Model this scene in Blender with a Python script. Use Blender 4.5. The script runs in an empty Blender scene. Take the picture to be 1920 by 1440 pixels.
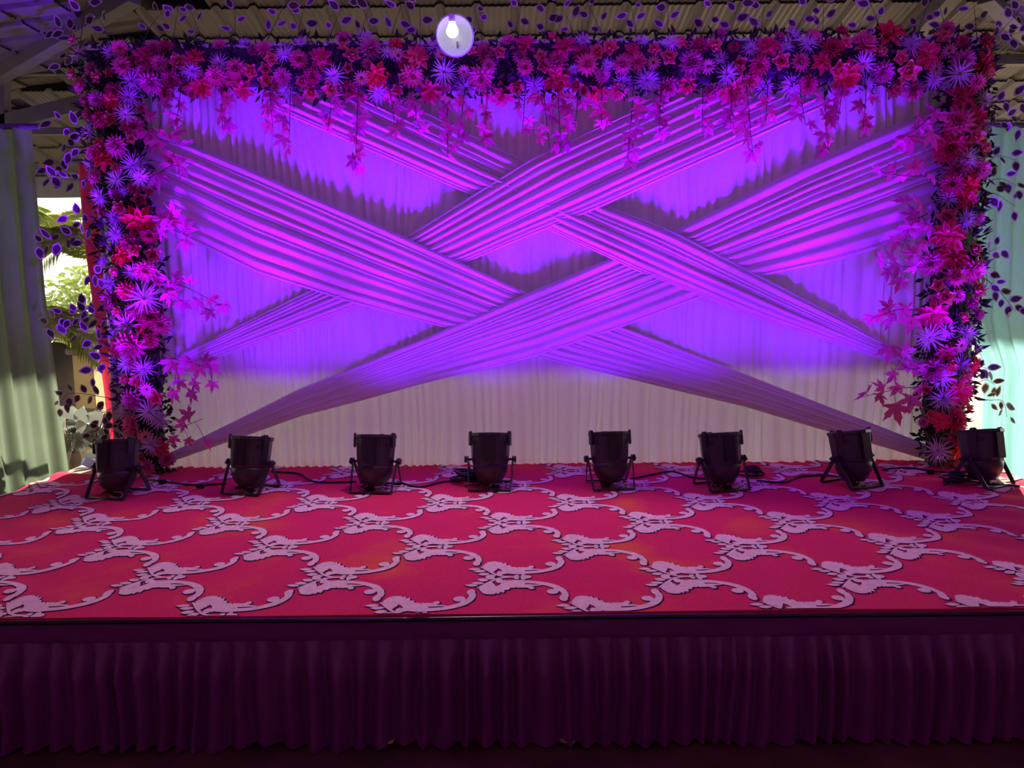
import bpy, bmesh, math, random
import numpy as np
from mathutils import Vector, Matrix, noise
from mathutils.geometry import tessellate_polygon

random.seed(7)
rng = random.Random(11)
S = bpy.context.scene
COL = S.collection
PI = math.pi

# ------------------------------------------------------------------ camera
FPX, PITCH, ROLL, CAMZ = 1442.0, 0.1208, -0.010, 1.62
STAGE = 0.47
_f = Vector((0, math.cos(PITCH), -math.sin(PITCH)))
_r0 = Vector((1, 0, 0))
_u0 = Vector((0, math.sin(PITCH), math.cos(PITCH)))
_r = _r0 * math.cos(ROLL) + _u0 * math.sin(ROLL)
_u = _u0 * math.cos(ROLL) - _r0 * math.sin(ROLL)
cam_d = bpy.data.cameras.new('camera')
cam = bpy.data.objects.new('camera', cam_d)
COL.objects.link(cam)
M = Matrix((_r, _u, -_f)).transposed().to_4x4()
M.translation = (0, 0, CAMZ)
cam.matrix_world = M
cam_d.sensor_width = 36.0
cam_d.lens = 36.0 * FPX / 1920.0
cam_d.clip_end = 200
S.camera = cam

# ------------------------------------------------------------------ light set-up
W_STRENGTH = 3.0
SUN_STRENGTH = 13.0
LAMP_POWER = 52.0
BEAM_POWER = 270.0
BULB_POWER = 80.0
LAMP_COLOR = (0.16, 0.0, 1.0)
EXPOSURE = 0.35
world = bpy.data.worlds.new('world'); S.world = world
world.use_nodes = True
wn = world.node_tree.nodes; wl = world.node_tree.links
bg = wn['Background']
bg.inputs[0].default_value = (1.0, 0.90, 0.78, 1)
bg.inputs[1].default_value = W_STRENGTH
sun_d = bpy.data.lights.new('sun', 'SUN')
sun = bpy.data.objects.new('sun', sun_d); COL.objects.link(sun)
SUN_DIR = Vector((-0.20, -1.0, -0.505)).normalized()
sun.rotation_euler = SUN_DIR.to_track_quat('-Z', 'Y').to_euler()
sun.location = (2, 12, 9)
sun_d.energy = SUN_STRENGTH
sun_d.color = (1.0, 0.93, 0.8)
sun_d.angle = math.radians(1.6)
vs = S.view_settings
S.display_settings.display_device = 'sRGB'
vs.view_transform = 'Standard'; vs.look = 'None'; vs.exposure = EXPOSURE; vs.gamma = 1.0
vs.use_curve_mapping = False

# ------------------------------------------------------------------ helpers
def ray(px, py):
    dx, dy = px - 960.0, py - 720.0
    return (_f + _r * (dx / FPX) - _u * (dy / FPX))
def at(px, py, Y):
    d = ray(px, py); t = Y / d.y
    return Vector((d.x * t, Y, CAMZ + d.z * t))
def onz(px, py, z=STAGE):
    d = ray(px, py); t = (z - CAMZ) / d.z
    return Vector((d.x * t, d.y * t, z))
def atx(px, py, X):
    d = ray(px, py); t = X / d.x
    return Vector((X, d.y * t, CAMZ + d.z * t))

def inp(n, *names):
    for k in names:
        if k in n.inputs: return n.inputs[k]
MATS = {}
def mat(name, col, rough=0.6, metal=0.0, var=0.0, vscale=8.0, transl=0.0, bump=0.0, bscale=60.0, emit=None,
        estr=0.0, spec=0.5, sheen=0.0, objvar=0.0, tcol=None, vec='Object', stretch=None, alpha=1.0, aniso=0.0):
    if name in MATS: return MATS[name]
    m = bpy.data.materials.new(name); m.use_nodes = True
    nt = m.node_tree; N = nt.nodes; L = nt.links
    b = N['Principled BSDF']; out = N['Material Output']
    b.inputs['Base Color'].default_value = (*col, 1)
    b.inputs['Roughness'].default_value = rough
    b.inputs['Metallic'].default_value = metal
    s = inp(b, 'Specular IOR Level', 'Specular')
    if s: s.default_value = spec
    if sheen and 'Sheen Weight' in b.inputs: b.inputs['Sheen Weight'].default_value = sheen
    colsock = None
    if var or bump:
        tc = N.new('ShaderNodeTexCoord')
        src = tc.outputs[vec]
        if stretch:
            mp = N.new('ShaderNodeMapping'); mp.inputs['Scale'].default_value = stretch
            L.new(src, mp.inputs[0]); src = mp.outputs[0]
    if var:
        nz = N.new('ShaderNodeTexNoise'); nz.inputs['Scale'].default_value = vscale
        nz.inputs['Detail'].default_value = 5
        L.new(src, nz.inputs['Vector'])
        rp = N.new('ShaderNodeMapRange')
        rp.inputs[1].default_value = 0.25; rp.inputs[2].default_value = 0.75
        rp.inputs[3].default_value = 1 - var; rp.inputs[4].default_value = 1 + var
        L.new(nz.outputs[0], rp.inputs[0])
        hs = N.new('ShaderNodeHueSaturation')
        hs.inputs['Color'].default_value = (*col, 1)
        L.new(rp.outputs[0], hs.inputs['Value'])
        colsock = hs.outputs[0]
    if objvar:
        oi = N.new('ShaderNodeObjectInfo')
        r1 = N.new('ShaderNodeMapRange'); r1.inputs[3].default_value = 1 - objvar; r1.inputs[4].default_value = 1 + objvar * 0.6
        L.new(oi.outputs['Random'], r1.inputs[0])
        m2 = N.new('ShaderNodeMath'); m2.operation = 'MULTIPLY'; m2.inputs[1].default_value = 7.31
        fr = N.new('ShaderNodeMath'); fr.operation = 'FRACT'
        L.new(oi.outputs['Random'], m2.inputs[0]); L.new(m2.outputs[0], fr.inputs[0])
        r2 = N.new('ShaderNodeMapRange'); r2.inputs[3].default_value = 0.5 - objvar * 0.09; r2.inputs[4].default_value = 0.5 + objvar * 0.09
        L.new(fr.outputs[0], r2.inputs[0])
        h2 = N.new('ShaderNodeHueSaturation'); h2.inputs['Color'].default_value = (*col, 1)
        L.new(r1.outputs[0], h2.inputs['Value']); L.new(r2.outputs[0], h2.inputs['Hue'])
        if colsock: L.new(colsock, h2.inputs['Color'])
        colsock = h2.outputs[0]
    if colsock: L.new(colsock, b.inputs['Base Color'])
    if bump:
        bz = N.new('ShaderNodeTexNoise'); bz.inputs['Scale'].default_value = bscale; bz.inputs['Detail'].default_value = 4
        L.new(src, bz.inputs['Vector'])
        bp = N.new('ShaderNodeBump'); bp.inputs['Strength'].default_value = bump; bp.inputs['Distance'].default_value = 0.004
        L.new(bz.outputs[0], bp.inputs['Height']); L.new(bp.outputs[0], b.inputs['Normal'])
    if emit:
        b.inputs['Emission Color'].default_value = (*emit, 1)
        b.inputs['Emission Strength'].default_value = estr
    if transl:
        t = N.new('ShaderNodeBsdfTranslucent')
        tcx = tcol or col
        t.inputs[0].default_value = (*tcx, 1)
        if colsock and not tcol: L.new(colsock, t.inputs[0])
        mx = N.new('ShaderNodeMixShader'); mx.inputs[0].default_value = transl
        L.new(b.outputs[0], mx.inputs[1]); L.new(t.outputs[0], mx.inputs[2])
        L.new(mx.outputs[0], out.inputs[0])
    MATS[name] = m
    return m

class MB:
    """collects faces of one part"""
    def __init__(self): self.v = []; self.f = []; self.mi = []
    def add(self, vs, fs, mi=0):
        o = len(self.v)
        self.v.extend([tuple(p) for p in vs])
        for f in fs: self.f.append(tuple(o + i for i in f)); self.mi.append(mi)
        return self
    def box(self, c, s, rot=None, mi=0, taper=1.0, bev=0.0):
        sx, sy, sz = s[0] / 2, s[1] / 2, s[2] / 2
        if bev > 0:
            bm = bmesh.new(); bmesh.ops.create_cube(bm, size=1)
            for v in bm.verts: v.co = Vector((v.co.x * s[0], v.co.y * s[1], v.co.z * s[2]))
            bmesh.ops.bevel(bm, geom=list(bm.edges), offset=bev, segments=2, affect='EDGES')
            vs = [v.co.copy() for v in bm.verts]; bm.verts.index_update()
            fs = [tuple(v.index for v in f.verts) for f in bm.faces]; bm.free()
        else:
            vs = [Vector((x * sx * (taper if z > 0 else 1), y * sy * (taper if z > 0 else 1), z * sz)) for z in (-1, 1) for y in (-1, 1) for x in (-1, 1)]
            fs = [(0, 2, 3, 1), (4, 5, 7, 6), (0, 1, 5, 4), (2, 6, 7, 3), (0, 4, 6, 2), (1, 3, 7, 5)]
        if rot is not None: vs = [rot @ v for v in vs]
        c = Vector(c)
        return self.add([v + c for v in vs], fs, mi)
    def beam(self, a, b, w, h, mi=0):
        a, b = Vector(a), Vector(b); d = b - a
        q = d.to_track_quat('Y', 'Z').to_matrix()
        return self.box((a + b) / 2, (w, d.length, h), q, mi)
    def tube(self, pts, r, n=8, mi=0, cap=True, closed=False):
        pts = [Vector(p) for p in pts]; k = len(pts)
        rs = r if isinstance(r, (list, tuple)) else [r] * k
        vs = []; ref = None
        for i, p in enumerate(pts):
            t = (pts[min(i + 1, k - 1)] - pts[max(i - 1, 0)])
            if t.length < 1e-9: t = Vector((0, 0, 1))
            t.normalize()
            if ref is None:
                ref = t.orthogonal().normalized()
            ref = (ref - t * ref.dot(t))
            if ref.length < 1e-6: ref = t.orthogonal()
            ref.normalize(); bn = t.cross(ref)
            for j in range(n):
                a = 2 * PI * j / n
                vs.append(p + (ref * math.cos(a) + bn * math.sin(a)) * rs[i])
        fs = [(i * n + j, i * n + (j + 1) % n, (i + 1) * n + (j + 1) % n, (i + 1) * n + j) for i in range(k - 1) for j in range(n)]
        if cap:
            fs.append(tuple(reversed(range(n)))); fs.append(tuple(range((k - 1) * n, k * n)))
        return self.add(vs, fs, mi)
    def lathe(self, prof, n=32, mi=0, mtx=None, a0=0, a1=2 * PI):
        full = abs(a1 - a0 - 2 * PI) < 1e-6
        cols = n if full else n + 1
        vs = []
        for (r, z) in prof:
            for j in range(cols):
                a = a0 + (a1 - a0) * j / n
                vs.append(Vector((r * math.cos(a), r * math.sin(a), z)))
        if mtx is not None: vs = [mtx @ v for v in vs]
        fs = []
        for i in range(len(prof) - 1):
            for j in range(n):
                j2 = (j + 1) % cols
                fs.append((i * cols + j, i * cols + j2, (i + 1) * cols + j2, (i + 1) * cols + j))
        return self.add(vs, fs, mi)
    def build(self, name, mats, parent=None, smooth=False, loc=None):
        me = bpy.data.meshes.new(name); me.from_pydata(self.v, [], self.f)
        if not isinstance(mats, (list, tuple)): mats = [mats]
        for m in mats: me.materials.append(m)
        if len(mats) > 1: me.polygons.foreach_set('material_index', self.mi)
        if smooth: me.polygons.foreach_set('use_smooth', [True] * len(me.polygons))
        me.update()
        return obj(name, me, parent, loc)
def obj(name, me, parent=None, loc=None, mtx=None):
    o = bpy.data.objects.new(name, me); COL.objects.link(o)
    if parent: o.parent = parent
    if loc is not None: o.location = loc
    if mtx is not None: o.matrix_local = mtx
    return o
def tag(o, label=None, cat=None, group=None, kind=None):
    if label: o['label'] = label
    if cat: o['category'] = cat
    if group: o['group'] = group
    if kind: o['kind'] = kind
    return o
def thing(name, label, cat, loc=(0, 0, 0), group=None):
    o = bpy.data.objects.new(name, None); COL.objects.link(o); o.location = loc
    o.empty_display_size = 0.1
    return tag(o, label, cat, group)
def grid(nu, nv, fn):
    vs = [fn(i / (nu - 1), j / (nv - 1)) for j in range(nv) for i in range(nu)]
    fs = [(j * nu + i, j * nu + i + 1, (j + 1) * nu + i + 1, (j + 1) * nu + i) for j in range(nv - 1) for i in range(nu - 1)]
    return vs, fs
def lerp(a, b, t): return a + (b - a) * t
def polyat(tab, y):
    """piecewise linear table [(y, a, b..)]"""
    if y <= tab[0][0]: return tab[0][1:]
    for p, q in zip(tab, tab[1:]):
        if y <= q[0]:
            t = (y - p[0]) / (q[0] - p[0])
            return tuple(lerp(a, b, t) for a, b in zip(p[1:], q[1:]))
    return tab[-1][1:]
def smooth_path(pts, n):
    """Catmull-Rom through points"""
    pts = [Vector(p) for p in pts]
    P = [pts[0] * 2 - pts[1]] + pts + [pts[-1] * 2 - pts[-2]]
    out = []; segs = len(pts) - 1
    for k in range(n):
        u = k / (n - 1) * segs; i = min(int(u), segs - 1); t = u - i
        a, b, c, d = P[i], P[i + 1], P[i + 2], P[i + 3]
        out.append(0.5 * ((2 * b) + (c - a) * t + (2 * a - 5 * b + 4 * c - d) * t * t + (3 * b - a - 3 * c + d) * t ** 3))
    return out

# materials
m_ground = mat('ground_earth', (0.11, 0.04, 0.04), 0.9, var=0.5, vscale=5, bump=0.6, bscale=30)
m_garden = mat('garden_soil', (0.22, 0.17, 0.11), 0.95, var=0.4, vscale=4, bump=0.8, bscale=20)
m_roof = mat('roof_sheet_grey', (0.12, 0.105, 0.105), 0.5, var=0.15, vscale=3)
m_steel = mat('painted_steel', (0.12, 0.11, 0.13), 0.55, var=0.15, vscale=6)
m_wood = mat('plywood', (0.5, 0.4, 0.3), 0.7, var=0.25, vscale=6, stretch=(1, 8, 1))
m_dark = mat('dark_platform', (0.03, 0.025, 0.03), 0.8)
m_cloth = mat('white_cloth', (0.80, 0.76, 0.76), 0.85, transl=0.03, bump=0.05, bscale=400, spec=0.2)
m_swag = mat('white_sheer_cloth', (0.82, 0.79, 0.79), 0.7, transl=0.05, spec=0.25)
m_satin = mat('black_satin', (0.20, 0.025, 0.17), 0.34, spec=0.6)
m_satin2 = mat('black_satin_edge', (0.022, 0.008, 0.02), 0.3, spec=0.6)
m_green = mat('green_curtain_cloth', (0.21, 0.27, 0.18), 0.9, transl=0.35, var=0.12, vscale=4, spec=0.1)
m_teal = mat('teal_curtain_cloth', (0.27, 0.54, 0.51), 0.85, transl=0.38, spec=0.1)
m_red = mat('red_curtain_cloth', (0.52, 0.04, 0.08), 0.85, transl=0.28, spec=0.1)
m_black = mat('black_painted_metal', (0.030, 0.026, 0.028), 0.36, var=0.3, vscale=14, spec=0.55)
m_black2 = mat('black_plastic', (0.012, 0.011, 0.012), 0.5)
m_rubber = mat('black_rubber', (0.015, 0.014, 0.016), 0.55)
m_lens = mat('lens_glass', (0.05, 0.05, 0.06), 0.15)
m_led = mat('led_glow', (0.2, 0, 0.8), 0.3, emit=(0.3, 0.02, 1.0), estr=12)

def carpet_mat():
    m = bpy.data.materials.new('red_carpet'); m.use_nodes = True
    nt = m.node_tree; N = nt.nodes; L = nt.links; b = N['Principled BSDF']
    tc = N.new('ShaderNodeTexCoord')
    n1 = N.new('ShaderNodeTexNoise'); n1.inputs['Scale'].default_value = 2.6; n1.inputs['Detail'].default_value = 6
    L.new(tc.outputs['Object'], n1.inputs['Vector'])
    mp = N.new('ShaderNodeMapping'); mp.inputs['Scale'].default_value = (260, 90, 1)
    L.new(tc.outputs['Object'], mp.inputs[0])
    n2 = N.new('ShaderNodeTexNoise'); n2.inputs['Scale'].default_value = 1.0; n2.inputs['Detail'].default_value = 3
    L.new(mp.outputs[0], n2.inputs['Vector'])
    cr = N.new('ShaderNodeValToRGB')
    cr.color_ramp.elements[0].position = 0.3; cr.color_ramp.elements[0].color = (0.74, 0.028, 0.10, 1)
    cr.color_ramp.elements[1].position = 0.72; cr.color_ramp.elements[1].color = (0.84, 0.12, 0.05, 1)
    e = cr.color_ramp.elements.new(0.55); e.color = (0.78, 0.035, 0.09, 1)
    L.new(n1.outputs[0], cr.inputs[0])
    mr = N.new('ShaderNodeMapRange'); mr.inputs[3].default_value = 0.72; mr.inputs[4].default_value = 1.22
    L.new(n2.outputs[0], mr.inputs[0])
    hs = N.new('ShaderNodeHueSaturation'); L.new(cr.outputs[0], hs.inputs['Color']); L.new(mr.outputs[0], hs.inputs['Value'])
    L.new(hs.outputs[0], b.inputs['Base Color'])
    b.inputs['Roughness'].default_value = 0.95
    s = inp(b, 'Specular IOR Level', 'Specular'); s.default_value = 0.1
    bp = N.new('ShaderNodeBump'); bp.inputs['Strength'].default_value = 0.35; bp.inputs['Distance'].default_value = 0.003
    L.new(n2.outputs[0], bp.inputs['Height']); L.new(bp.outputs[0], b.inputs['Normal'])
    return m
m_carpet = carpet_mat()
m_vine = mat('carpet_vine_cream', (0.90, 0.60, 0.45), 0.95, var=0.12, vscale=40, bump=0.3, bscale=300, spec=0.1)
m_vine_line = mat('carpet_vine_outline', (0.045, 0.02, 0.05), 0.95, spec=0.1)

# ------------------------------------------------------------------ setting: ground
BACK_Y = 5.0          # cloth backdrop
FRONT_Y = 2.63        # front edge of the stage
SX0, SX1 = -2.94, 3.05
def ground():
    b = MB()
    vs, fs = grid(40, 24, lambda u, v: (lerp(-6.6, 6.6, u), lerp(-5, 5.6, v), 0.006 * noise.noise((u * 40, v * 30, 0))))
    b.add(vs, fs)
    o = b.build('floor', m_ground, smooth=True); tag(o, kind='structure')
    b = MB()
    vs, fs = grid(60, 50, lambda u, v: (lerp(-14, 14, u), lerp(5.6, 20, v), -0.01 + 0.05 * noise.noise((u * 20, v * 16, 3)) * min(1, v * 6)))
    b.add(vs, fs)
    for sd in (-1, 1):
        vs, fs = grid(12, 20, lambda u, v: (sd * lerp(6.6, 16, u), lerp(-5, 5.6, v), -.005)); b.add(vs, fs if sd > 0 else [tuple(reversed(f)) for f in fs])
    o = b.build('floor', m_garden, smooth=True); tag(o, kind='structure')
    b = MB(); b.box((0, -1.6, 1.9), (13.4, .2, 3.8)); o = b.build('wall_added_front', mat('pink_bounce_wall', (.84, .52, .70), .9, var=.08, vscale=3)); tag(o, kind='structure')  # unseen wall added to block daylight; pink keeps the bounced light purple
    b = MB(); b.box((.1, 8.35, .95), (5.4, .14, 1.9)); o = b.build('wall_added_back', mat('grey_added_wall', (.20, .18, .17), .9, var=.3, vscale=4)); tag(o, kind='structure')  # unseen wall added to keep ground light off the roof middle
    for sd, nm in ((-1, 'wall_added_left'), (1, 'wall_added_right')):
        b = MB(); b.box((sd * 5.4, .85, 1.9), (.16, 7.9, 3.8)); o = b.build(nm, MATS['pink_bounce_wall']); tag(o, kind='structure')  # unseen side walls added to shut out daylight, pink for the bounce
ground()

# ------------------------------------------------------------------ setting: roof
RS, EAVE_Y, EAVE_Z = 0.257, 8.0, 2.80
def roof_z(y): return EAVE_Z + (EAVE_Y - y) * RS
HIPL = (Vector((-2.80, 5.55)), Vector((-4.03, 6.33)))
HIPR = (Vector((3.22, 5.45)), Vector((3.80, 5.86)))
def tile_profile(s):
    s = s % 1.0
    if s < 0.10: return s / 0.10 * 0.028
    if s < 0.22: return 0.028
    if s < 0.32: return 0.028 * (1 - (s - 0.22) / 0.10)
    q = ((s - 0.32) / 0.68 * 4) % 1.0
    return 0.007 * max(0, 1 - abs(q - 0.5) * 4)
PITCHX, ROW = 0.245, 0.332
def roof():
    root = bpy.data.objects.new('ceiling', None); COL.objects.link(root); tag(root, kind='structure')
    # one sheet: 4 pitches wide, one row long, local x across, y down slope (towards +Y), z up
    def sheet_mesh(nper, row, name):
        b = MB(); ss = []
        brk = [0, .10, .22, .32, .405, .49, .575, .66, .745, .83, .915]
        for k in range(nper): ss += [k + q for q in brk]
        ss.append(nper)
        vs = []
        for (yy, dz) in ((0, -0.016), (row * 1.05, 0.003), (row * 1.05, -0.003), (0, -0.022)):
            for s in ss:
                z = tile_profile(s)
                vs.append((s * PITCHX, yy, z + dz))
        n = len(ss)
        fs = [(j * n + i, j * n + i + 1, (j + 1) * n + i + 1, (j + 1) * n + i) for j in range(3) for i in range(n - 1)]
        fs += [(3 * n + i, 3 * n + i + 1, i + 1, i) for i in range(n - 1)]
        b.add(vs, fs)
        me = bpy.data.meshes.new(name); me.from_pydata(b.v, [], b.f); me.materials.append(m_roof); me.update()
        return me
    slope = math.atan(RS)
    me = sheet_mesh(4, ROW / math.cos(slope), 'roof_sheet')
    y0 = 5.648 - ROW * 2
    for r in range(9):
        y = y0 + r * ROW
        # left and right limits by hips
        xl = HIPL[0].x + (y - HIPL[0].y) * (HIPL[1].x - HIPL[0].x) / (HIPL[1].y - HIPL[0].y)
        xr = HIPR[0].x + (y - HIPR[0].y) * (HIPR[1].x - HIPR[0].x) / (HIPR[1].y - HIPR[0].y)
        k0 = math.floor((xl + 0.1) / PITCHX); k1 = math.ceil((xr + 0.15) / PITCHX)
        k = k0
        while k < k1:
            mtx = Matrix.Translation((k * PITCHX, y, roof_z(y))) @ Matrix.Rotation(-slope, 4, 'X')
            obj('roof_sheet', me, root, mtx=mtx); k += 4
    # left and right hip planes: rows step in x, sheets run along x
    for side, H in ((-1, HIPL), (1, HIPR)):
        sl = 0.164 if side < 0 else 0.22
        me2 = sheet_mesh(3, ROW / math.cos(math.atan(sl)), 'roof_sheet')
        x_start = H[0].x
        zs = roof_z(H[0].y)
        for r in range(8):
            d = r * ROW - ROW
            x = x_start + side * d
            z = zs - sl * d
            # sheet local y -> side*x ; local x -> along y
            yl = H[0].y + (x - H[0].x) * (H[1].y - H[0].y) / (H[1].x - H[0].x)   # hip y at this x
            for q in range(-5, 0):
                ax_y = Vector((side * math.cos(math.atan(sl)), 0, -math.sin(math.atan(sl))))
                ax_x = Vector((0, side * -1.0, 0)) if side > 0 else Vector((0, 1.0, 0))
                ax_z = ax_x.cross(ax_y)
                if ax_z.z < 0:
                    ax_x = -ax_x; ax_z = ax_x.cross(ax_y)
                w = 3 * PITCHX
                ybase = yl + 0.35 + (q * w if ax_x.y > 0 else (q + 1) * w)
                R = Matrix((ax_x, ax_y, ax_z)).transposed().to_4x4(); R.translation = (x, ybase, z)
                obj('roof_sheet', me2, root, mtx=R)
    # roof carried on over the stage and the place the photograph was taken from (plain, out of view)
    b = MB()
    zt = roof_z(5.1) + 0.12
    b.box((0, 0.5, zt + 0.15), (13.6, 9.6, 0.05))
    b.build('roof_deck', mat('pink_bounce_sheet', (.84, .54, .70), .8), root)  # pink is put in to tint the light bounced off the ceiling
    # outer skin above the sheets keeps daylight from the laps
    b = MB()
    b.add([(-9, 4.8, roof_z(4.8) + .08), (9, 4.8, roof_z(4.8) + .08), (9, EAVE_Y, EAVE_Z + .08), (-9, EAVE_Y, EAVE_Z + .08),
           (-9, 4.8, roof_z(4.8) + .12), (9, 4.8, roof_z(4.8) + .12), (9, EAVE_Y, EAVE_Z + .12), (-9, EAVE_Y, EAVE_Z + .12)],
          [(0, 1, 2, 3), (7, 6, 5, 4), (0, 4, 5, 1), (1, 5, 6, 2), (2, 6, 7, 3), (3, 7, 4, 0)])
    b.build('roof_skin', m_roof, root)
    for sd in (-1, 1):
        b = MB(); b.box((sd * 6.6, 6.4, 3.1), (.06, 3.2, 1.0)); b.build('added_shade_board', m_roof, root)  # out of view boards added to cut daylight from the sides
    # steelwork that shows beside the flower arch
    def rf(px, py, drop):            # point just under the back roof plane
        d = ray(px, py)
        t = (EAVE_Z + EAVE_Y * RS - drop - CAMZ) / (d.z + RS * d.y)
        return Vector((0, 0, CAMZ)) + d * t
    b = MB(); b.beam(rf(-60, 172, .10), rf(250, -12, .10), 0.09, 0.12); b.build('hip_rafter', m_steel, root)
    b = MB(); b.beam(rf(1800, -28, .08), rf(1690, 96, .08), 0.10, 0.10); b.build('rafter', m_steel, root)
    b = MB(); b.beam(rf(1850, -10, .06), rf(1990, 118, .06), 0.10, 0.10); b.build('hip_rafter', m_steel, root)
    b = MB(); b.beam(at(-80, 133, 6.1), at(300, 131, 6.1), 0.07, 0.07); b.build('tie_beam', m_steel, root)
    b = MB(); b.beam(at(-40, 243, 6.0), at(260, 168, 6.0), 0.08, 0.11); b.build('tie_beam', m_steel, root)
    b = MB(); b.beam(at(-80, 247, 6.0), at(300, 246, 6.0), 0.05, 0.05); b.build('tie_beam', m_steel, root)
    b = MB(); b.beam(at(1780, 114, 5.9), at(2000, 112, 5.9), 0.07, 0.07); b.build('tie_beam', m_steel, root)
    b = MB(); b.beam(at(4, 120, 6.0), at(8, 560, 6.0), 0.08, 0.08); b.build('post', m_steel, root)
    b = MB(); b.box((0, EAVE_Y - .05, EAVE_Z - 0.10), (17, 0.08, 0.2)); b.build('eave_beam', m_steel, root)
    b = MB(); b.beam((-9, 4.95, roof_z(4.95) - .03), (9, 4.95, roof_z(4.95) - .03), 0.1, 0.12); b.build('purlin', m_steel, root)
roof()

# ------------------------------------------------------------------ stage platform, carpet
def carpet_z(x, y):
    w = 0.004 * noise.noise((x * 1.3, y * 2.0, 1.7))
    side = max(0, abs(x) - 1.2) * 0.004
    w += side * math.sin((x * 0.55 + y) * 22 + 2 * noise.noise((x, y, 5)))
    return STAGE + 0.012 + w
def stage():
    t = thing('stage_platform', 'low stage platform under the red patterned carpet', 'stage', ((SX0 + SX1) / 2, (FRONT_Y + 5.3) / 2, 0))
    c = t.location
    b = MB(); b.box((0, 0, STAGE - 0.02), (SX1 - SX0, 5.3 - FRONT_Y, 0.034)); o = b.build('deck', m_wood, t); tag(o, 'bare pale wooden deck')
    b = MB(); b.box((0, 0.02, STAGE / 2 - 0.02), (SX1 - SX0 - 0.06, 5.3 - FRONT_Y - 0.08, STAGE - 0.041)); b.build('base_frame', m_dark, t)
stage()

PX_PITCH, ROW_PITCH, ROT = 0.698, 0.3635, -0.0226
OX, OY = 0.0282, 2.594
def lat(i, j):
    c, s = math.cos(ROT), math.sin(ROT)
    return Vector((OX + c * i * PX_PITCH - s * j * ROW_PITCH, OY + s * i * PX_PITCH + c * j * ROW_PITCH))
def carpet():
    def back(x): return 5.06 if x > -2.35 else (4.86 - 0.03 * math.sin(x * 9))
    nx, ny = 150, 60
    b = MB()
    def fn(u, v):
        x = lerp(SX0 + 0.005, SX1 - 0.005, u); y = lerp(FRONT_Y - 0.012, back(x), v)
        return (x, y, carpet_z(x, y))
    vs, fs = grid(nx, ny, fn); b.add(vs, fs)
    # folded-over front edge and side edges
    vs2 = []
    for i in range(nx):
        p = vs[i]; vs2 += [p, (p[0], p[1] - 0.004, STAGE - 0.012)]
    b.add(vs2, [(2 * i, 2 * i + 1, 2 * i + 3, 2 * i + 2) for i in range(nx - 1)])
    for col in (0, nx - 1):
        vv = []
        for j in range(ny):
            p = vs[j * nx + col]; vv += [p, (p[0], p[1], STAGE - 0.002)]
        b.add(vv, [(2 * j, 2 * j + 1, 2 * j + 3, 2 * j + 2) for j in range(ny - 1)])
    o = b.build('patterned_carpet', m_carpet, smooth=True)
    tag(o, 'red carpet with cream leafy vine lattice covering the stage', 'carpet')
    # ---- vine motif drawn around one knot of the lattice
    K = (780 + 1190 / 6, 1010 + 445 / 6)
    k0 = onz(K[0], K[1], STAGE + 0.012)
    def C(x, y):
        p = onz(780 + x / 6, 1010 + y / 6, STAGE + 0.012)
        return Vector((p.x - k0.x, p.y - k0.y))
    def ell(cx, cy, rx, ry, n=16, rot=0):
        out = []
        for k in range(n):
            a = 2 * PI * k / n; x = rx * math.cos(a); y = ry * math.sin(a)
            out.append(C(cx + x * math.cos(rot) - y * math.sin(rot), cy + x * math.sin(rot) + y * math.cos(rot)))
        return out
    def lens(x0, y0, x1, y1, w):
        a, c = C(x0, y0), C(x1, y1); d = c - a; n = Vector((-d.y, d.x)).normalized() * w
        prof = [(0, 0), (.2, .6), (.45, 1), (.7, .85), (.9, .4), (1, 0)]
        return [a + d * t + n * h for t, h in prof] + [a + d * t - n * h for t, h in reversed(prof[1:-1])]
    def ribbon(pts, ws):
        P = [C(*p) for p in pts]; Lf, Rt = [], []
        n = len(P)
        W = smooth_path([(p.x, p.y, w) for p, w in zip(P, ws)], n * 5)
        for i, p in enumerate(W):
            d = W[min(i + 1, len(W) - 1)] - W[max(i - 1, 0)]
            nn = Vector((-d.y, d.x)).normalized() * p.z
            Lf.append(Vector((p.x, p.y)) + nn); Rt.append(Vector((p.x, p.y)) - nn)
        return [[Lf[i], Lf[i + 1], Rt[i + 1], Rt[i]] for i in range(len(Lf) - 1)]
    polys = []
    polys.append([C(*p) for p in [(735, 320), (770, 296), (790, 282), (830, 274), (860, 272), (905, 274), (925, 284), (948, 276), (962, 294), (1002, 288), (1006, 314), (1045, 314), (1064, 334), (1112, 334), (1130, 346), (1175, 346), (1210, 366), (1220, 408), (1160, 414), (1090, 412), (1010, 405), (965, 388), (940, 360), (905, 348), (885, 372), (850, 362), (830, 366), (800, 378), (775, 352), (748, 346)]])
    main = ribbon([(1180, 392), (1260, 392), (1360, 384), (1450, 368), (1530, 346), (1590, 316), (1622, 280), (1612, 250)], [.017, .014, .014, .015, .016, .015, .013, .015])
    polys += main
    polys += ribbon([(1090, 345), (1180, 355), (1260, 358), (1340, 358), (1420, 366)], [.004, .010, .010, .006, .002])
    for (x, w) in ((1130, 26), (1175, 26), (1225, 24)):
        polys.append(lens(x, 334, x + 60, 356, .010))
    polys.append(ell(1282, 332, 32, 13))
    polys.append(ell(1500, 298, 62, 23)); polys.append(ell(1545, 318, 30, 16))
    polys.append(ell(1598, 238, 42, 26)); polys.append(ell(1612, 296, 34, 20)); polys.append(ell(1560, 335, 36, 20))
    polys.append(ell(935, 402, 42, 22)); polys.append(ell(832, 372, 42, 22)); polys.append(ell(985, 392, 30, 20))
    polys.append(ell(770, 342, 40, 16))
    polys += ribbon([(716, 330), (790, 372), (880, 415), (960, 437), (1050, 443), (1150, 438)], [.004, .005, .006, .006, .005, .003])
    polys.append(lens(568, 360, 714, 356, .013)); polys.append(lens(630, 382, 776, 378, .014))
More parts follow.
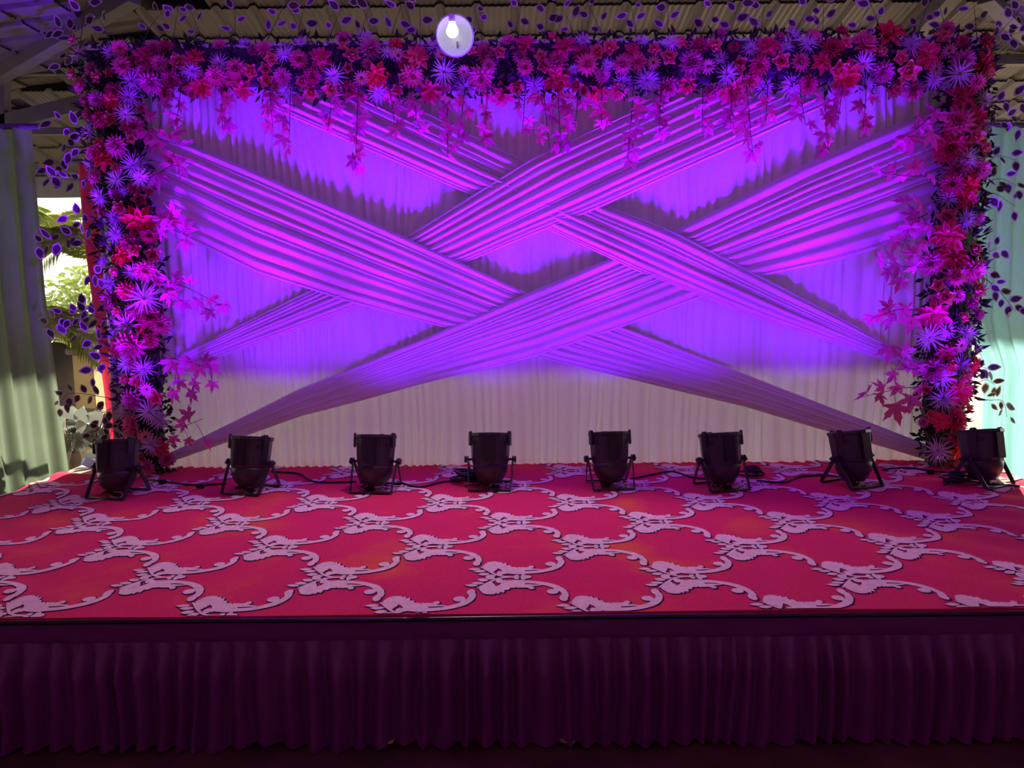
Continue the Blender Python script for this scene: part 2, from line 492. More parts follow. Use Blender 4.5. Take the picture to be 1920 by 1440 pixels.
    polys.append(lens(680, 420, 812, 408, .016)); polys.append(lens(764, 442, 884, 428, .017))
    polys.append(lens(1090, 436, 1145, 424, .009))
    half = list(polys)
    knot = [ell(1195, 445, 34, 34), lens(1180, 443, 1290, 443, .018)]
    def clip(poly):
        def sh(P, inside, inter):
            out = []
            for i in range(len(P)):
                a, c = P[i - 1], P[i]
                ia, ic = inside(a), inside(c)
                if ic:
                    if not ia: out.append(inter(a, c))
                    out.append(c)
                elif ia: out.append(inter(a, c))
            return out
        for ax, lim, sg in ((0, SX0 + .012, 1), (0, SX1 - .012, -1), (1, FRONT_Y - .008, 1), (1, 5.05, -1)):
            if len(poly) < 3: return []
            poly = sh(poly, lambda p: (p[ax] - lim) * sg >= 0, lambda a, c: a + (c - a) * ((lim - a[ax]) / (c[ax] - a[ax])))
        return poly
    top, low = MB(), MB()
    cr, sr = math.cos(ROT), math.sin(ROT)
    def place(poly, kp, dest, dz, grow=0.0, shift=(0, 0)):
        P = poly
        if grow:
            n = len(P); ar = sum(P[i - 1].x * P[i].y - P[i].x * P[i - 1].y for i in range(n)); s = 1 if ar > 0 else -1
            Q = []
            for i in range(n):
                d = P[(i + 1) % n] - P[i - 1]
                if d.length < 1e-7: Q.append(P[i]); continue
                nn = Vector((d.y, -d.x)).normalized() * s
                Q.append(P[i] + nn * grow)
            P = Q
        P = [Vector((kp.x + p.x * cr - p.y * sr + shift[0], kp.y + p.x * sr + p.y * cr + shift[1])) for p in P]
        P = clip(P)
        if len(P) < 3: return
        if P[0].x < -2.3 and P[0].y > 4.8: return
        tris = tessellate_polygon([[Vector((p.x, p.y, 0)) for p in P]])
        dest.add([(p.x, p.y, carpet_z(p.x, p.y) + dz) for p in P], [tuple(t) for t in tris])
    un = lambda P: [Vector((p.x * cr + p.y * sr, -p.x * sr + p.y * cr)) for p in P]
    half = [un(p) for p in half]; knot = [un(p) for p in knot]
    for j in range(-1, 8):
        for i2 in range(-6, 7):
            i = i2 + (0.5 if j % 2 == 0 else 0)
            kp = lat(i, j)
            for P in half:
                mir = [Vector((p.x, -p.y)) for p in reversed(P)]
                for Q in (P, mir):
                    place(Q, kp, top, 0.0030); place(Q, kp, low, 0.0016, 0.0042, (0.003, -0.002))
            for P in knot:
                place(P, kp, top, 0.0030); place(P, kp, low, 0.0016, 0.004)
    v = top.build('vine_pattern', m_vine, o); tag(v, 'cream woven vine and leaf pattern')
    v = low.build('vine_outline', m_vine_line, o); tag(v, 'dark outline of the woven vines')
carpet()

# ------------------------------------------------------------------ stage skirt (two lengths)
def skirt(x0, x1, seed, label):
    R = random.Random(seed)
    t = thing('stage_skirt', label, 'skirt', ((x0 + x1) / 2, FRONT_Y - 0.03, 0))
    ox = t.location.x
    top = STAGE + 0.004; head = STAGE - 0.075
    edges = [x0]
    while edges[-1] < x1: edges.append(edges[-1] + R.uniform(0.045, 0.10))
    amps = [R.uniform(0.5, 1.0) for _ in edges]; drifts = [R.uniform(-.03, .03) for _ in edges]
    def fold(x, d):
        for k in range(len(edges) - 1):
            if edges[k + 1] >= x: break
        s = (x - edges[k]) / (edges[k + 1] - edges[k])
        a = lerp(amps[k], amps[k + 1], s)
        return a * (0.5 - 0.5 * math.cos(2 * PI * s)) ** 0.75
    b = MB()
    nx = int((x1 - x0) / 0.006); nz = 30
    def fn(u, v):
        x = lerp(x0, x1, u); z = lerp(head + 0.004, 0.015 + 0.02 * noise.noise((x * 4, seed, 0)), v)
        xx = x + 0.035 * (v ** 1.3) * noise.noise((x * 3.2, v * 1.2, seed))
        g = min(1, v * 3 + 0.12)
        y = -0.004 - g * 0.058 * fold(min(max(xx, x0), x1), v) - 0.012 * v - 0.006 * noise.noise((x * 9, z * 6, seed))
        y -= 0.006 * (1 - min(1, v * 4)) * noise.noise((x * 60, z * 14, seed + 4))
        return (x - ox, y, z)
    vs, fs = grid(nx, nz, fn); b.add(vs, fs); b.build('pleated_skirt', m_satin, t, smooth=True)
    b = MB()
    def fh(u, v):
        x = lerp(x0, x1, u); z = lerp(top, head, v)
        return (x - ox, -0.010 - 0.004 * noise.noise((x * 5, z * 20, seed)) - 0.003 * noise.noise((x * 25, z * 30, seed)) + 0.004 * (v > .95), z + 0.006 * noise.noise((x * 1.1, 0, 0)) * (v < .1))
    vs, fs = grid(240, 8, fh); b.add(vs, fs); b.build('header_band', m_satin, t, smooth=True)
    b = MB()
    pts = [Vector((lerp(x0, x1, k / 60) - ox, -0.010, top + 0.001 + 0.003 * noise.noise((lerp(x0, x1, k / 60) * 1.1, 0, 0)))) for k in range(61)]
    b.tube(pts, 0.009, 6)
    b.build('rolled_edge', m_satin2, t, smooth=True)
xs = at(781, 1165, FRONT_Y).x
skirt(SX0 - 0.02, xs, 3, 'black pleated satin skirt on the stage front, shorter length with its end at the seam')
skirt(xs, SX1 + 0.02, 8, 'black pleated satin skirt on the stage front, longer length past the seam')

# ------------------------------------------------------------------ backdrop curtain
def backdrop():
    R = random.Random(5)
    x0, x1 = -2.62, 2.98
    z0, z1 = STAGE + 0.004, 3.16
    edges = [x0 - .1]
    while edges[-1] < x1 + .2: edges.append(edges[-1] + R.choice((0.035, 0.05, 0.06, 0.075, 0.1)) * R.uniform(.8, 1.2))
    amps = [R.uniform(0.25, 1.0) for _ in edges]
    import bisect
    def fold(x):
        k = max(0, min(len(edges) - 2, bisect.bisect_right(edges, x) - 1))
        s = (x - edges[k]) / (edges[k + 1] - edges[k])
        return lerp(amps[k], amps[k + 1], s) * (0.5 - 0.5 * math.cos(2 * PI * s)) ** 0.7
    b = MB(); nx = 900; nz = 36
    def fn(u, v):
        x = lerp(x0, x1, u); z = lerp(z0, z1, v)
        xx = x + 0.05 * noise.noise((x * 1.5, z * 0.8, 2)) + 0.012 * noise.noise((x * 6, z * 1.7, 9))
        y = BACK_Y - 0.032 * fold(xx) - 0.010 * noise.noise((x * 14, z * 1.0, 3)) - 0.02 * noise.noise((x * 1.2, z * .9, 7))
        y -= 0.03 * max(0, 1 - (z - z0) / 0.35) * fold(xx)
        zz = z + (0.010 * noise.noise((x * 3, 0, 4)) if v == 0 else 0)
        return (x, y, zz)
    vs, fs = grid(nx, nz, fn); b.add(vs, fs)
    o = b.build('backdrop_curtain', m_cloth, smooth=True)
    tag(o, 'wide white pleated cloth curtain hung behind the crossed swags', 'curtain')
    # frame that carries cloth and flowers
    t = thing('backdrop_frame', 'slim frame of poles behind the white pleated curtain and the flowers', 'frame', (0, BACK_Y + 0.10, STAGE))
    for x in (-2.62, 2.92):
        b = MB(); b.tube([(x, 0, 0), (x, 0, 2.66)], 0.022, 10); b.build('pole', m_steel, t, smooth=True)
    b = MB(); b.tube([(-2.64, 0, 2.66), (2.94, 0, 2.66)], 0.022, 10); b.build('crossbar', m_steel, t, smooth=True)
    for x in (-2.62, 2.92):
        b = MB(); b.box((x, 0, 0.006), (0.3, 0.3, 0.012), bev=0.004); b.build('foot_plate', m_steel, t)
backdrop()

# ------------------------------------------------------------------ crossed swags
def swag(label, up, lo, off, seed, nf):
    """up / lo: matching lists of pixels on the upper and lower edge; off: distance in front of the curtain"""
    R = random.Random(seed)
    off = [.02 + .42 * o for o in off]
    A = [at(p[0], p[1], BACK_Y - o) for p, o in zip(up, off)]
    B = [at(p[0], p[1], BACK_Y - o) for p, o in zip(lo, off)]
    # parameter by length
    L = [0]
    for i in range(1, len(A)): L.append(L[-1] + ((A[i] + B[i]) / 2 - (A[i - 1] + B[i - 1]) / 2).length)
    def ev(P, s):
        for i in range(len(L) - 1):
            if s <= L[i + 1] + 1e-9:
                t = (s - L[i]) / (L[i + 1] - L[i])
                p = P[i].lerp(P[i + 1], t); tt = t * t * (3 - 2 * t)
                p.y = lerp(P[i].y, P[i + 1].y, tt); return p
        return P[-1].copy()
    # fold profile
    cuts = [0.0]; w = []
    for k in range(nf): w.append(R.choice((0.5, 0.8, 1.0, 1.4, 2.0)) * R.uniform(.8, 1.2))
    tot = sum(w)
    for k in w: cuts.append(cuts[-1] + k / tot)
    amps = [R.uniform(.55, 1.1) for _ in w]
    lean = [R.uniform(0.30, 0.62) for _ in w]
    starts = [R.uniform(-0.5, 0.25) for _ in w]
    nu, per = 90, 11
    vs_list = []
    for k in range(nf):
        for q in range(per): vs_list.append((k, q / per))
    vs_list.append((nf - 1, 1.0))
    nv = len(vs_list)
    verts = []
    for i in range(nu):
        s = L[-1] * i / (nu - 1)
        a, c = ev(A, s), ev(B, s)
        wid = (c - a).length
        for (k, q) in vs_list:
            v = lerp(cuts[k], cuts[k + 1], q)
            p = a.lerp(c, v)
            fw = wid * (cuts[k + 1] - cuts[k])
            le = lean[k]
            h = (q / le) if q < le else (1 - (q - le) / (1 - le))
            h = h * h * (3 - 2 * h)
            amp = min(0.031, fw * 0.6) * amps[k] * (0.75 + 0.5 * noise.noise((s * 1.2, k * 3.1, seed)))
            bulge = 0.016 * (1 - (2 * v - 1) ** 2)
            dy = amp * h + bulge
            wob = 0.004 * noise.noise((s * 2.5, k * 1.7 + v * 3, seed + 2))
            verts.append((p.x, p.y - dy, p.z + wob))
    fs = [(i * nv + j, i * nv + j + 1, (i + 1) * nv + j + 1, (i + 1) * nv + j) for i in range(nu - 1) for j in range(nv - 1)]
    b = MB(); b.add(verts, fs)
    o = b.build('fabric_swag', m_swag, smooth=True)
    tag(o, label, 'drape', 'white cloth swags crossing the backdrop')
    return o
# c : rises to the upper right, over a, under b
swag('white pleated swag rising from the left flowers to the top garland',
     [(330, 668), (580, 545), (760, 445), (990, 300), (1235, 185)], [(345, 694), (690, 572), (872, 492), (1132, 386), (1580, 185)],
     [.05, .06, .05, .12, .05], 21, 11)
swag('white pleated swag falling from the top garland to the right flowers',
     [(748, 182), (985, 302), (1140, 386), (1265, 434), (1480, 545), (1735, 680)], [(500, 200), (890, 368), (1030, 432), (1190, 506), (1400, 590), (1730, 700)],
     [.05, .05, .06, .13, .10, .06], 22, 11)
swag('white pleated swag falling from the left flower column to the lower right corner',
     [(262, 232), (480, 322), (760, 445), (990, 550), (1190, 620), (1450, 722), (1750, 838)], [(262, 405), (480, 510), (640, 562), (848, 618), (1010, 670), (1400, 764), (1750, 866)],
     [.05, .10, .13, .06, .05, .06, .05], 23, 12)
swag('white pleated swag rising from the lower left corner to the right flower column',
     [(300, 858), (560, 730), (800, 632), (990, 550), (1130, 490), (1265, 432), (1500, 312), (1775, 190)], [(305, 872), (560, 782), (800, 718), (1000, 670), (1180, 608), (1410, 522), (1570, 488), (1775, 430)],
     [.05, .07, .10, .13, .08, .05, .07, .06], 24, 12)

# ------------------------------------------------------------------ flowers
def fmat(n, c, t=0.25, ov=0.22): return mat(n, c, 0.6, transl=t + .12, objvar=ov, spec=0.3)
m_spider = fmat('lilac_white_petal', (0.80, 0.62, 0.78), .2)
m_spider2 = fmat('white_petal', (0.86, 0.78, 0.78), .2)
m_dahlia = fmat('pink_petal', (0.90, 0.24, 0.44), .2)
m_dahlia2 = fmat('deep_pink_petal', (0.74, 0.07, 0.20), .2)
m_rose = fmat('peach_pink_petal', (0.92, 0.34, 0.28), .2)
m_rose_in = fmat('rose_heart', (0.75, 0.18, 0.12), .2)
m_gerb = fmat('soft_pink_petal', (0.92, 0.38, 0.44), .2)
m_gerbc = mat('dark_flower_centre', (0.03, 0.008, 0.012), 0.8)
m_lily = fmat('hot_pink_petal', (0.93, 0.06, 0.17), .25)
m_stamen = mat('stamen', (0.8, 0.6, 0.25), 0.6)
m_leafg = mat('dark_foliage', (0.025, 0.055, 0.03), 0.55, objvar=0.2, spec=0.4)
m_leafg2 = mat('olive_foliage', (0.08, 0.10, 0.03), 0.55, objvar=0.2, spec=0.4)
m_varc = mat('sprig_leaf_green', (0.05, 0.055, 0.04), 0.45, objvar=0.25, spec=0.5, transl=0.1)
m_varr = mat('sprig_leaf_cream_rim', (0.55, 0.50, 0.40), 0.5, transl=0.15)
m_stem = mat('thin_stem', (0.06, 0.045, 0.03), 0.7)
m_maple = mat('pink_maple_leaf', (0.90, 0.15, 0.38), 0.6, transl=0.42, objvar=0.3, spec=0.3)

def petal(mb, az, el, L, W, r0=0.0, z0=0.0, curl=0.0, cup=0.0, seg=3, point=0.5, mi=0):
    """petal growing from the centre at azimuth az, elevation el (0 flat, 90 up)"""
    ca, sa = math.cos(az), math.sin(az)
    vs = []; e = el; r, z = r0, z0
    for k in range(seg + 1):
        t = k / seg
        w = W * (math.sin(PI * min(1, (t * (1 - 0.35 * point) + 0.14))) ** (0.7 + point * .6)) if k < seg else W * (0.03 + 0.25 * (1 - point))
        dz = cup * w
        for s in (-1, 0, 1):
            zz = z + (dz if s else 0) * math.cos(e); rr = r - (dz if s else 0) * math.sin(e)
            vs.append((rr * ca - s * w / 2 * sa, rr * sa + s * w / 2 * ca, zz))
        if k < seg:
            r += L / seg * math.cos(e); z += L / seg * math.sin(e); e += curl / seg
    fs = []
    for k in range(seg):
        for s in range(2):
            i = k * 3 + s; fs.append((i, i + 1, i + 4, i + 3))
    mb.add(vs, fs, mi)

def fl_mesh(kind, seed):
    R = random.Random(seed); b = MB()
    if kind == 'S':       # spider chrysanthemum: thin quills
        for ring, (n, el, L) in enumerate(((15, .12, .5), (14, .45, .47), (12, .8, .42), (8, 1.15, .34))):
            for k in range(n):
                petal(b, 2 * PI * (k + R.uniform(-.3, .3)) / n + ring, el + R.uniform(-.12, .12), L * R.uniform(.85, 1.1), .045, .02, 0, curl=R.uniform(-.7, .35), cup=.35, seg=3, point=.3)
        mats = [m_spider if seed % 3 else m_spider2]
    elif kind == 'D':     # dahlia / ball mum
        for ring, (n, el, L) in enumerate(((14, -.05, .5), (14, .3, .47), (12, .65, .42), (9, 1.0, .36), (6, 1.3, .28))):
            for k in range(n):
                petal(b, 2 * PI * (k + .5 * (ring % 2) + R.uniform(-.1, .1)) / n, el + R.uniform(-.08, .08), L * R.uniform(.92, 1.05), .15, .02, 0, curl=.35, cup=.35, seg=3, point=.7)
        mats = [m_dahlia if seed % 4 else m_dahlia2]
    elif kind == 'R':     # rose
        for ring, (n, el, L, W, c) in enumerate(((5, .15, .5, .46, .8), (5, .55, .46, .42, .9), (4, .95, .42, .36, .8), (4, 1.2, .38, .28, .5), (3, 1.4, .36, .2, .2))):
            for k in range(n):
                petal(b, 2 * PI * k / n + ring * .6 + R.uniform(-.1, .1), el, L, W, .03, 0, curl=c, cup=.28, seg=4, point=.0, mi=1 if ring > 2 else 0)
        mats = [m_rose, m_rose_in]
    elif kind == 'G':     # gerbera ring
        for ring, (n, el, L) in enumerate(((14, .1, .5), (13, .28, .46))):
            for k in range(n):
                petal(b, 2 * PI * (k + .5 * ring) / n, el, L, .13, .08, 0, curl=-.2, cup=.2, seg=3, point=.2)
        mats = [m_gerb]
    else:                 # open lily / poinsettia star
        for ring, (n, el, L, W) in enumerate(((6, .08, .52, .24), (6, .45, .44, .2), (4, .9, .28, .13))):
            for k in range(n):
                petal(b, 2 * PI * (k + .5 * ring) / n + R.uniform(-.12, .12), el + R.uniform(-.1, .1), L * R.uniform(.9, 1.1), W, .02, 0, curl=-.3, cup=.3, seg=3, point=.85)
        for k in range(7):
            petal(b, k * .9, 1.2, .2, .025, .01, 0, seg=1, point=.1, mi=1)
        mats = [m_lily, m_stamen]
    me = bpy.data.meshes.new('flower'); me.from_pydata(b.v, [], b.f)
    for m in mats: me.materials.append(m)
    me.polygons.foreach_set('material_index', b.mi)
    me.polygons.foreach_set('use_smooth', [True] * len(me.polygons)); me.update()
    return me
FM = {k: [fl_mesh(k, 10 * i + s) for s in range(1, 5)] for i, k in enumerate('SDRGL')}
_b = MB(); _b.lathe([(0.0, .07), (.06, .065), (.10, .03), (.11, 0)], 12)
GC = bpy.data.meshes.new('flower_centre'); GC.from_pydata(_b.v, [], _b.f); GC.materials.append(m_gerbc)
FNAME = dict(S='spider_chrysanthemum', D='dahlia', R='rose', G='gerbera', L='lily')

ALL = []   # (px, py, type, diameter px)
def crop(ox, oy, items):
    for (x, y, k, s) in items: ALL.append((ox + x / 4, oy + y / 4, k, s))
crop(0, 0, [(600, 410, 'S', 40), (830, 400, 'S', 32), (900, 360, 'D', 30), (1090, 420, 'L', 42), (920, 500, 'D', 38), (700, 530, 'D', 34), (740, 580, 'R', 28), (560, 560, 'R', 30), (610, 640, 'D', 34), (990, 610, 'S', 46), (1080, 550, 'D', 36), (1150, 360, 'D', 30), (1340, 470, 'R', 36), (1460, 440, 'L', 44), (1200, 480, 'D', 34), (1280, 590, 'D', 36), (1390, 620, 'D', 34), (1440, 540, 'S', 40), (1520, 640, 'L', 50), (1620, 570, 'D', 40), (1650, 480, 'S', 40), (1770, 520, 'D', 40), (1890, 540, 'R', 34), (1240, 690, 'R', 34), (1130, 620, 'L', 44), (1820, 670, 'L', 42), (860, 690, 'D', 36), (960, 730, 'S', 45), (730, 750, 'D', 34), (840, 760, 'L', 40), (760, 900, 'D', 38), (940, 860, 'S', 40), (680, 990, 'L', 44), (830, 890, 'R', 30), (945, 960, 'R', 26), (760, 1090, 'R', 32), (880, 1100, 'D', 46), (690, 1240, 'S', 38), (780, 1200, 'L', 46), (1000, 1240, 'S', 50), (890, 1260, 'R', 28), (720, 1330, 'D', 34), (880, 1350, 'S', 44), (1650, 340, 'D', 28), (1830, 330, 'S', 30), (700, 1150, 'D', 32), (1050, 1330, 'L', 40), (650, 760, 'D', 30), (1000, 950, 'L', 40)])
crop(480, 0, [(60, 370, 'D', 34), (220, 410, 'S', 45), (340, 320, 'S', 30), (320, 450, 'D', 36), (120, 450, 'R', 30), (490, 440, 'L', 44), (660, 360, 'R', 24), (720, 430, 'R', 36), (660, 290, 'D', 32), (820, 280, 'S', 36), (860, 370, 'D', 44), (990, 400, 'S', 34), (1065, 415, 'G', 24), (1050, 330, 'L', 30), (1210, 430, 'L', 46), (1340, 350, 'S', 40), (1390, 410, 'G', 22), (1490, 390, 'D', 38), (1480, 300, 'R', 28), (1560, 360, 'R', 24), (1610, 390, 'R', 26), (1710, 400, 'D', 40), (1820, 400, 'R', 28), (80, 600, 'R', 32), (200, 570, 'D', 34), (350, 610, 'R', 26), (420, 570, 'D', 34), (590, 570, 'S', 46), (690, 510, 'R', 22), (790, 585, 'G', 24), (900, 570, 'L', 50), (700, 670, 'L', 40), (560, 660, 'R', 34), (420, 690, 'R', 34), (230, 680, 'S', 40), (920, 690, 'S', 44), (1060, 670, 'R', 26), (1170, 570, 'D', 44), (1410, 540, 'S', 50), (1570, 660, 'S', 46), (1690, 590, 'D', 50), (1840, 700, 'L', 48), (1310, 690, 'L', 46), (1560, 540, 'G', 22), (1110, 590, 'R', 26), (1750, 500, 'D', 30)])
crop(960, 0, [(90, 340, 'L', 48), (220, 430, 'R', 28), (390, 360, 'L', 50), (530, 310, 'S', 36), (100, 510, 'D', 32), (340, 470, 'D', 44), (230, 500, 'R', 30), (520, 410, 'D', 36), (560, 490, 'D', 44), (720, 490, 'S', 28), (740, 370, 'R', 36), (830, 490, 'D', 40), (900, 390, 'L', 36), (940, 470, 'D', 38), (970, 310, 'S', 30), (1060, 380, 'R', 28), (1060, 470, 'G', 24), (1170, 440, 'R', 36), (1200, 330, 'S', 40), (1260, 320, 'L', 30), (1400, 350, 'D', 40), (1340, 480, 'L', 50), (1470, 500, 'G', 24), (1560, 440, 'S', 30), (1610, 560, 'S', 44), (1710, 470, 'R', 28), (1700, 520, 'R', 24), (1850, 490, 'D', 42), (1900, 350, 'L', 40), (1790, 370, 'S', 34), (1560, 260, 'D', 28), (170, 640, 'S', 44), (340, 590, 'L', 54), (480, 640, 'R', 28), (30, 650, 'R', 32), (640, 700, 'L', 44), (820, 610, 'S', 40), (790, 680, 'D', 38), (1010, 600, 'S', 50), (1170, 650, 'D', 40), (1310, 640, 'L', 36), (1500, 690, 'D', 36), (1640, 680, 'L', 52), (1790, 600, 'D', 40), (1880, 660, 'S', 40), (300, 290, 'R', 26), (60, 430, 'D', 30)])
crop(1440, 0, [(20, 350, 'L', 40), (100, 460, 'R', 36), (80, 280, 'R', 22), (180, 260, 'S', 36), (300, 330, 'S', 40), (340, 280, 'D', 34), (240, 470, 'D', 38), (400, 470, 'L', 40), (480, 370, 'D', 42), (570, 340, 'R', 32), (550, 240, 'D', 26), (520, 520, 'R', 40), (600, 570, 'L', 56), (710, 480, 'S', 46), (720, 340, 'L', 56), (900, 260, 'L', 60), (860, 540, 'D', 42), (840, 400, 'R', 28), (1050, 530, 'R', 44), (1070, 350, 'S', 50), (1190, 420, 'L', 56), (1260, 520, 'G', 28), (1310, 290, 'R', 36), (1360, 380, 'G', 24), (1340, 220, 'D', 30), (1460, 460, 'D', 46), (1430, 560, 'S', 54), (1630, 310, 'L', 36), (1620, 470, 'L', 50), (1640, 540, 'R', 30), (1560, 620, 'D', 36), (1450, 730, 'L', 56), (1610, 750, 'S', 40), (1240, 600, 'S', 40), (1420, 920, 'L', 60), (1550, 890, 'L', 54), (1620, 960, 'S', 36), (1550, 1020, 'R', 36), (1370, 1110, 'L', 70), (1490, 1190, 'S', 50), (1590, 1110, 'R', 40), (1420, 1270, 'D', 50), (1580, 1270, 'L', 46), (1380, 1380, 'D', 44), (1500, 1400, 'L', 50), (180, 640, 'S', 50), (300, 630, 'D', 40), (560, 660, 'D', 40), (940, 650, 'R', 44), (1090, 680, 'D', 40), (720, 640, 'S', 44)])
crop(1440, 360, [(1350, 50, 'S', 46), (1480, 50, 'L', 44), (1340, 190, 'R', 40), (1480, 210, 'S', 46), (1570, 200, 'D', 30), (1350, 330, 'L', 60), (1380, 480, 'L', 64), (1220, 540, 'D', 50), (1530, 440, 'R', 36), (1530, 590, 'D', 54), (1400, 640, 'D', 44), (1270, 700, 'R', 30), (1330, 790, 'R', 36), (1550, 740, 'R', 40), (1240, 920, 'L', 60), (1450, 940, 'R', 30), (1570, 920, 'D', 30), (1330, 1040, 'S', 40), (1210, 1090, 'S', 56), (1480, 1060, 'S', 44), (1450, 1150, 'G', 28), (1340, 1200, 'L', 40), (1230, 1340, 'D', 50), (1360, 1310, 'R', 30), (1440, 1300, 'S', 50), (1530, 1310, 'L', 44), (1300, 1390, 'S', 50), (1450, 1400, 'R', 40)])
crop(1440, 640, [(1430, 380, 'L', 60), (1310, 430, 'S', 56), (1415, 490, 'G', 26), (1220, 540, 'R', 24), (1290, 600, 'L', 40), (1400, 590, 'D', 50), (1270, 820, 'S', 54), (1410, 720, 'L', 56), (1410, 820, 'L', 44)])
crop(0, 360, [(760, 40, 'S', 44), (905, 120, 'R', 32), (1050, 60, 'R', 32), (870, 200, 'S', 48), (1040, 220, 'L', 60), (880, 320, 'S', 44), (970, 380, 'D', 36), (1010, 440, 'R', 32), (920, 480, 'L', 44), (870, 600, 'R', 26), (1000, 600, 'S', 40), (1090, 590, 'D', 44), (830, 690, 'L', 40), (950, 740, 'D', 40), (840, 810, 'L', 48), (1080, 800, 'S', 70), (900, 900, 'R', 30), (1000, 890, 'D', 36), (1120, 940, 'L', 50), (1200, 1000, 'D', 44), (960, 1000, 'L', 60), (1060, 1030, 'R', 26), (880, 1090, 'S', 40), (990, 1150, 'D', 64), (900, 1170, 'D', 44), (1010, 1280, 'R', 34), (1080, 1330, 'S', 48), (950, 1410, 'R', 28), (1130, 1110, 'D', 34), (1120, 330, 'D', 34), (950, 1290, 'S', 40)])
crop(0, 640, [(1040, 290, 'R', 36), (1000, 440, 'D', 50), (940, 520, 'S', 40), (1100, 360, 'G', 24), (1170, 430, 'R', 36), (1120, 530, 'L', 50), (1200, 590, 'S', 44), (990, 620, 'D', 44), (1015, 700, 'G', 24), (1090, 715, 'G', 26), (950, 690, 'G', 20), (1130, 780, 'L', 44), (1200, 800, 'L', 36), (1110, 940, 'D', 36), (1060, 860, 'R', 28)])

LEFT = [(60, 135, 275), (200, 150, 268), (300, 165, 272), (400, 182, 292), (500, 192, 302), (600, 205, 306), (700, 215, 314), (800, 226, 318), (885, 240, 318)]
RIGHT = [(50, 1768, 1858), (200, 1764, 1858), (300, 1768, 1852), (400, 1752, 1842), (500, 1735, 1842), (600, 1730, 1838), (700, 1726, 1830), (780, 1716, 1816), (868, 1738, 1808)]
TOP = [(200, 84, 178), (400, 80, 172), (600, 74, 178), (800, 72, 184), (1000, 72, 172), (1200, 70, 172), (1440, 66, 160), (1700, 64, 165), (1800, 62, 165)]
ARCH_Y = 4.84
def zone(px, py):
    if py > 190 or px < 262 or px > 1772:
        return 'L' if px < 960 else 'R'
    return 'T'
arch = {}
for z, lab, nm, p in (('L', 'flower column on the left of the backdrop with red drape behind it', 'floral_arrangement', (230, 895)),
                      ('R', 'flower column on the right of the backdrop beside the teal curtain', 'floral_arrangement', (1770, 880)),
                      ('T', 'long garland of pink and lilac flowers across the top of the backdrop', 'flower_garland', (960, 120))):
    loc = at(p[0], p[1], ARCH_Y)
    if z != 'T': loc.z = STAGE + .012
    arch[z] = thing(nm, lab, 'flowers' if z != 'T' else 'garland', loc)
def frame_mtx(p, n, spin, s):
    q = n.to_track_quat('Z', 'Y').to_matrix().to_4x4()
    return Matrix.Translation(p) @ q @ Matrix.Rotation(spin, 4, 'Z') @ Matrix.Scale(s, 4)
def surf(px, py, z):
    if z == 'T':
        lo, hi = polyat(TOP, px); t = (py - (lo + hi) / 2) / ((hi - lo) / 2); n = Vector((rng.uniform(-.35, .35), -1, -t * .75 + rng.uniform(-.25, .25)))
    else:
        lo, hi = polyat(LEFT if z == 'L' else RIGHT, py); t = (px - (lo + hi) / 2) / ((hi - lo) / 2); n = Vector((t * .7 + rng.uniform(-.25, .25), -1, rng.uniform(-.35, .35)))
    tt = min(1, abs(t))
    Y = ARCH_Y + .02 - .13 * math.sqrt(max(0, 1 - tt * tt * .9)) + rng.uniform(-.02, .02)
    return at(px, py, Y), n.normalized()
placed = []
def put_flower(px, py, k, dpx):
    z = zone(px, py); root = arch[z]
    p, n = surf(px, py, z)
    s = dpx * p.y / FPX * 1.05
    me = rng.choice(FM[k])
    o = obj(FNAME[k], me, root, mtx=frame_mtx(p - root.location, n, rng.uniform(0, 6.28), s))
    if k == 'G': obj('flower_centre', GC, o)
    placed.append((px, py, dpx))
for i, f in enumerate(ALL):
    k = f[2]
    if k == 'L' and f[0] < 330 and i % 5 < 3: k = 'D' if i % 2 else 'S'
    elif k == 'L' and i % 4 == 0: k = 'D'
    put_flower(f[0], f[1], k, f[3])
tries = 0; fill = 0
while tries < 9000 and fill < 45:
    tries += 1
    z = rng.choice('LRTT')
    if z == 'T':
        px = rng.uniform(200, 1790); lo, hi = polyat(TOP, px); py = rng.uniform(lo + 2, hi + 4)
    else:
        py = rng.uniform(75, 885 if z == 'L' else 862); lo, hi = polyat(LEFT if z == 'L' else RIGHT, py); px = rng.uniform(lo + 4, hi - 4)
        if z == 'R' and 800 < py: continue
    d = rng.choice((22, 26, 30, 34))
    if all(math.hypot(px - q[0], py - q[1]) > (d + q[2]) * 0.33 for q in placed):
        put_flower(px, py, rng.choice('SDDDRR'), d); fill += 1

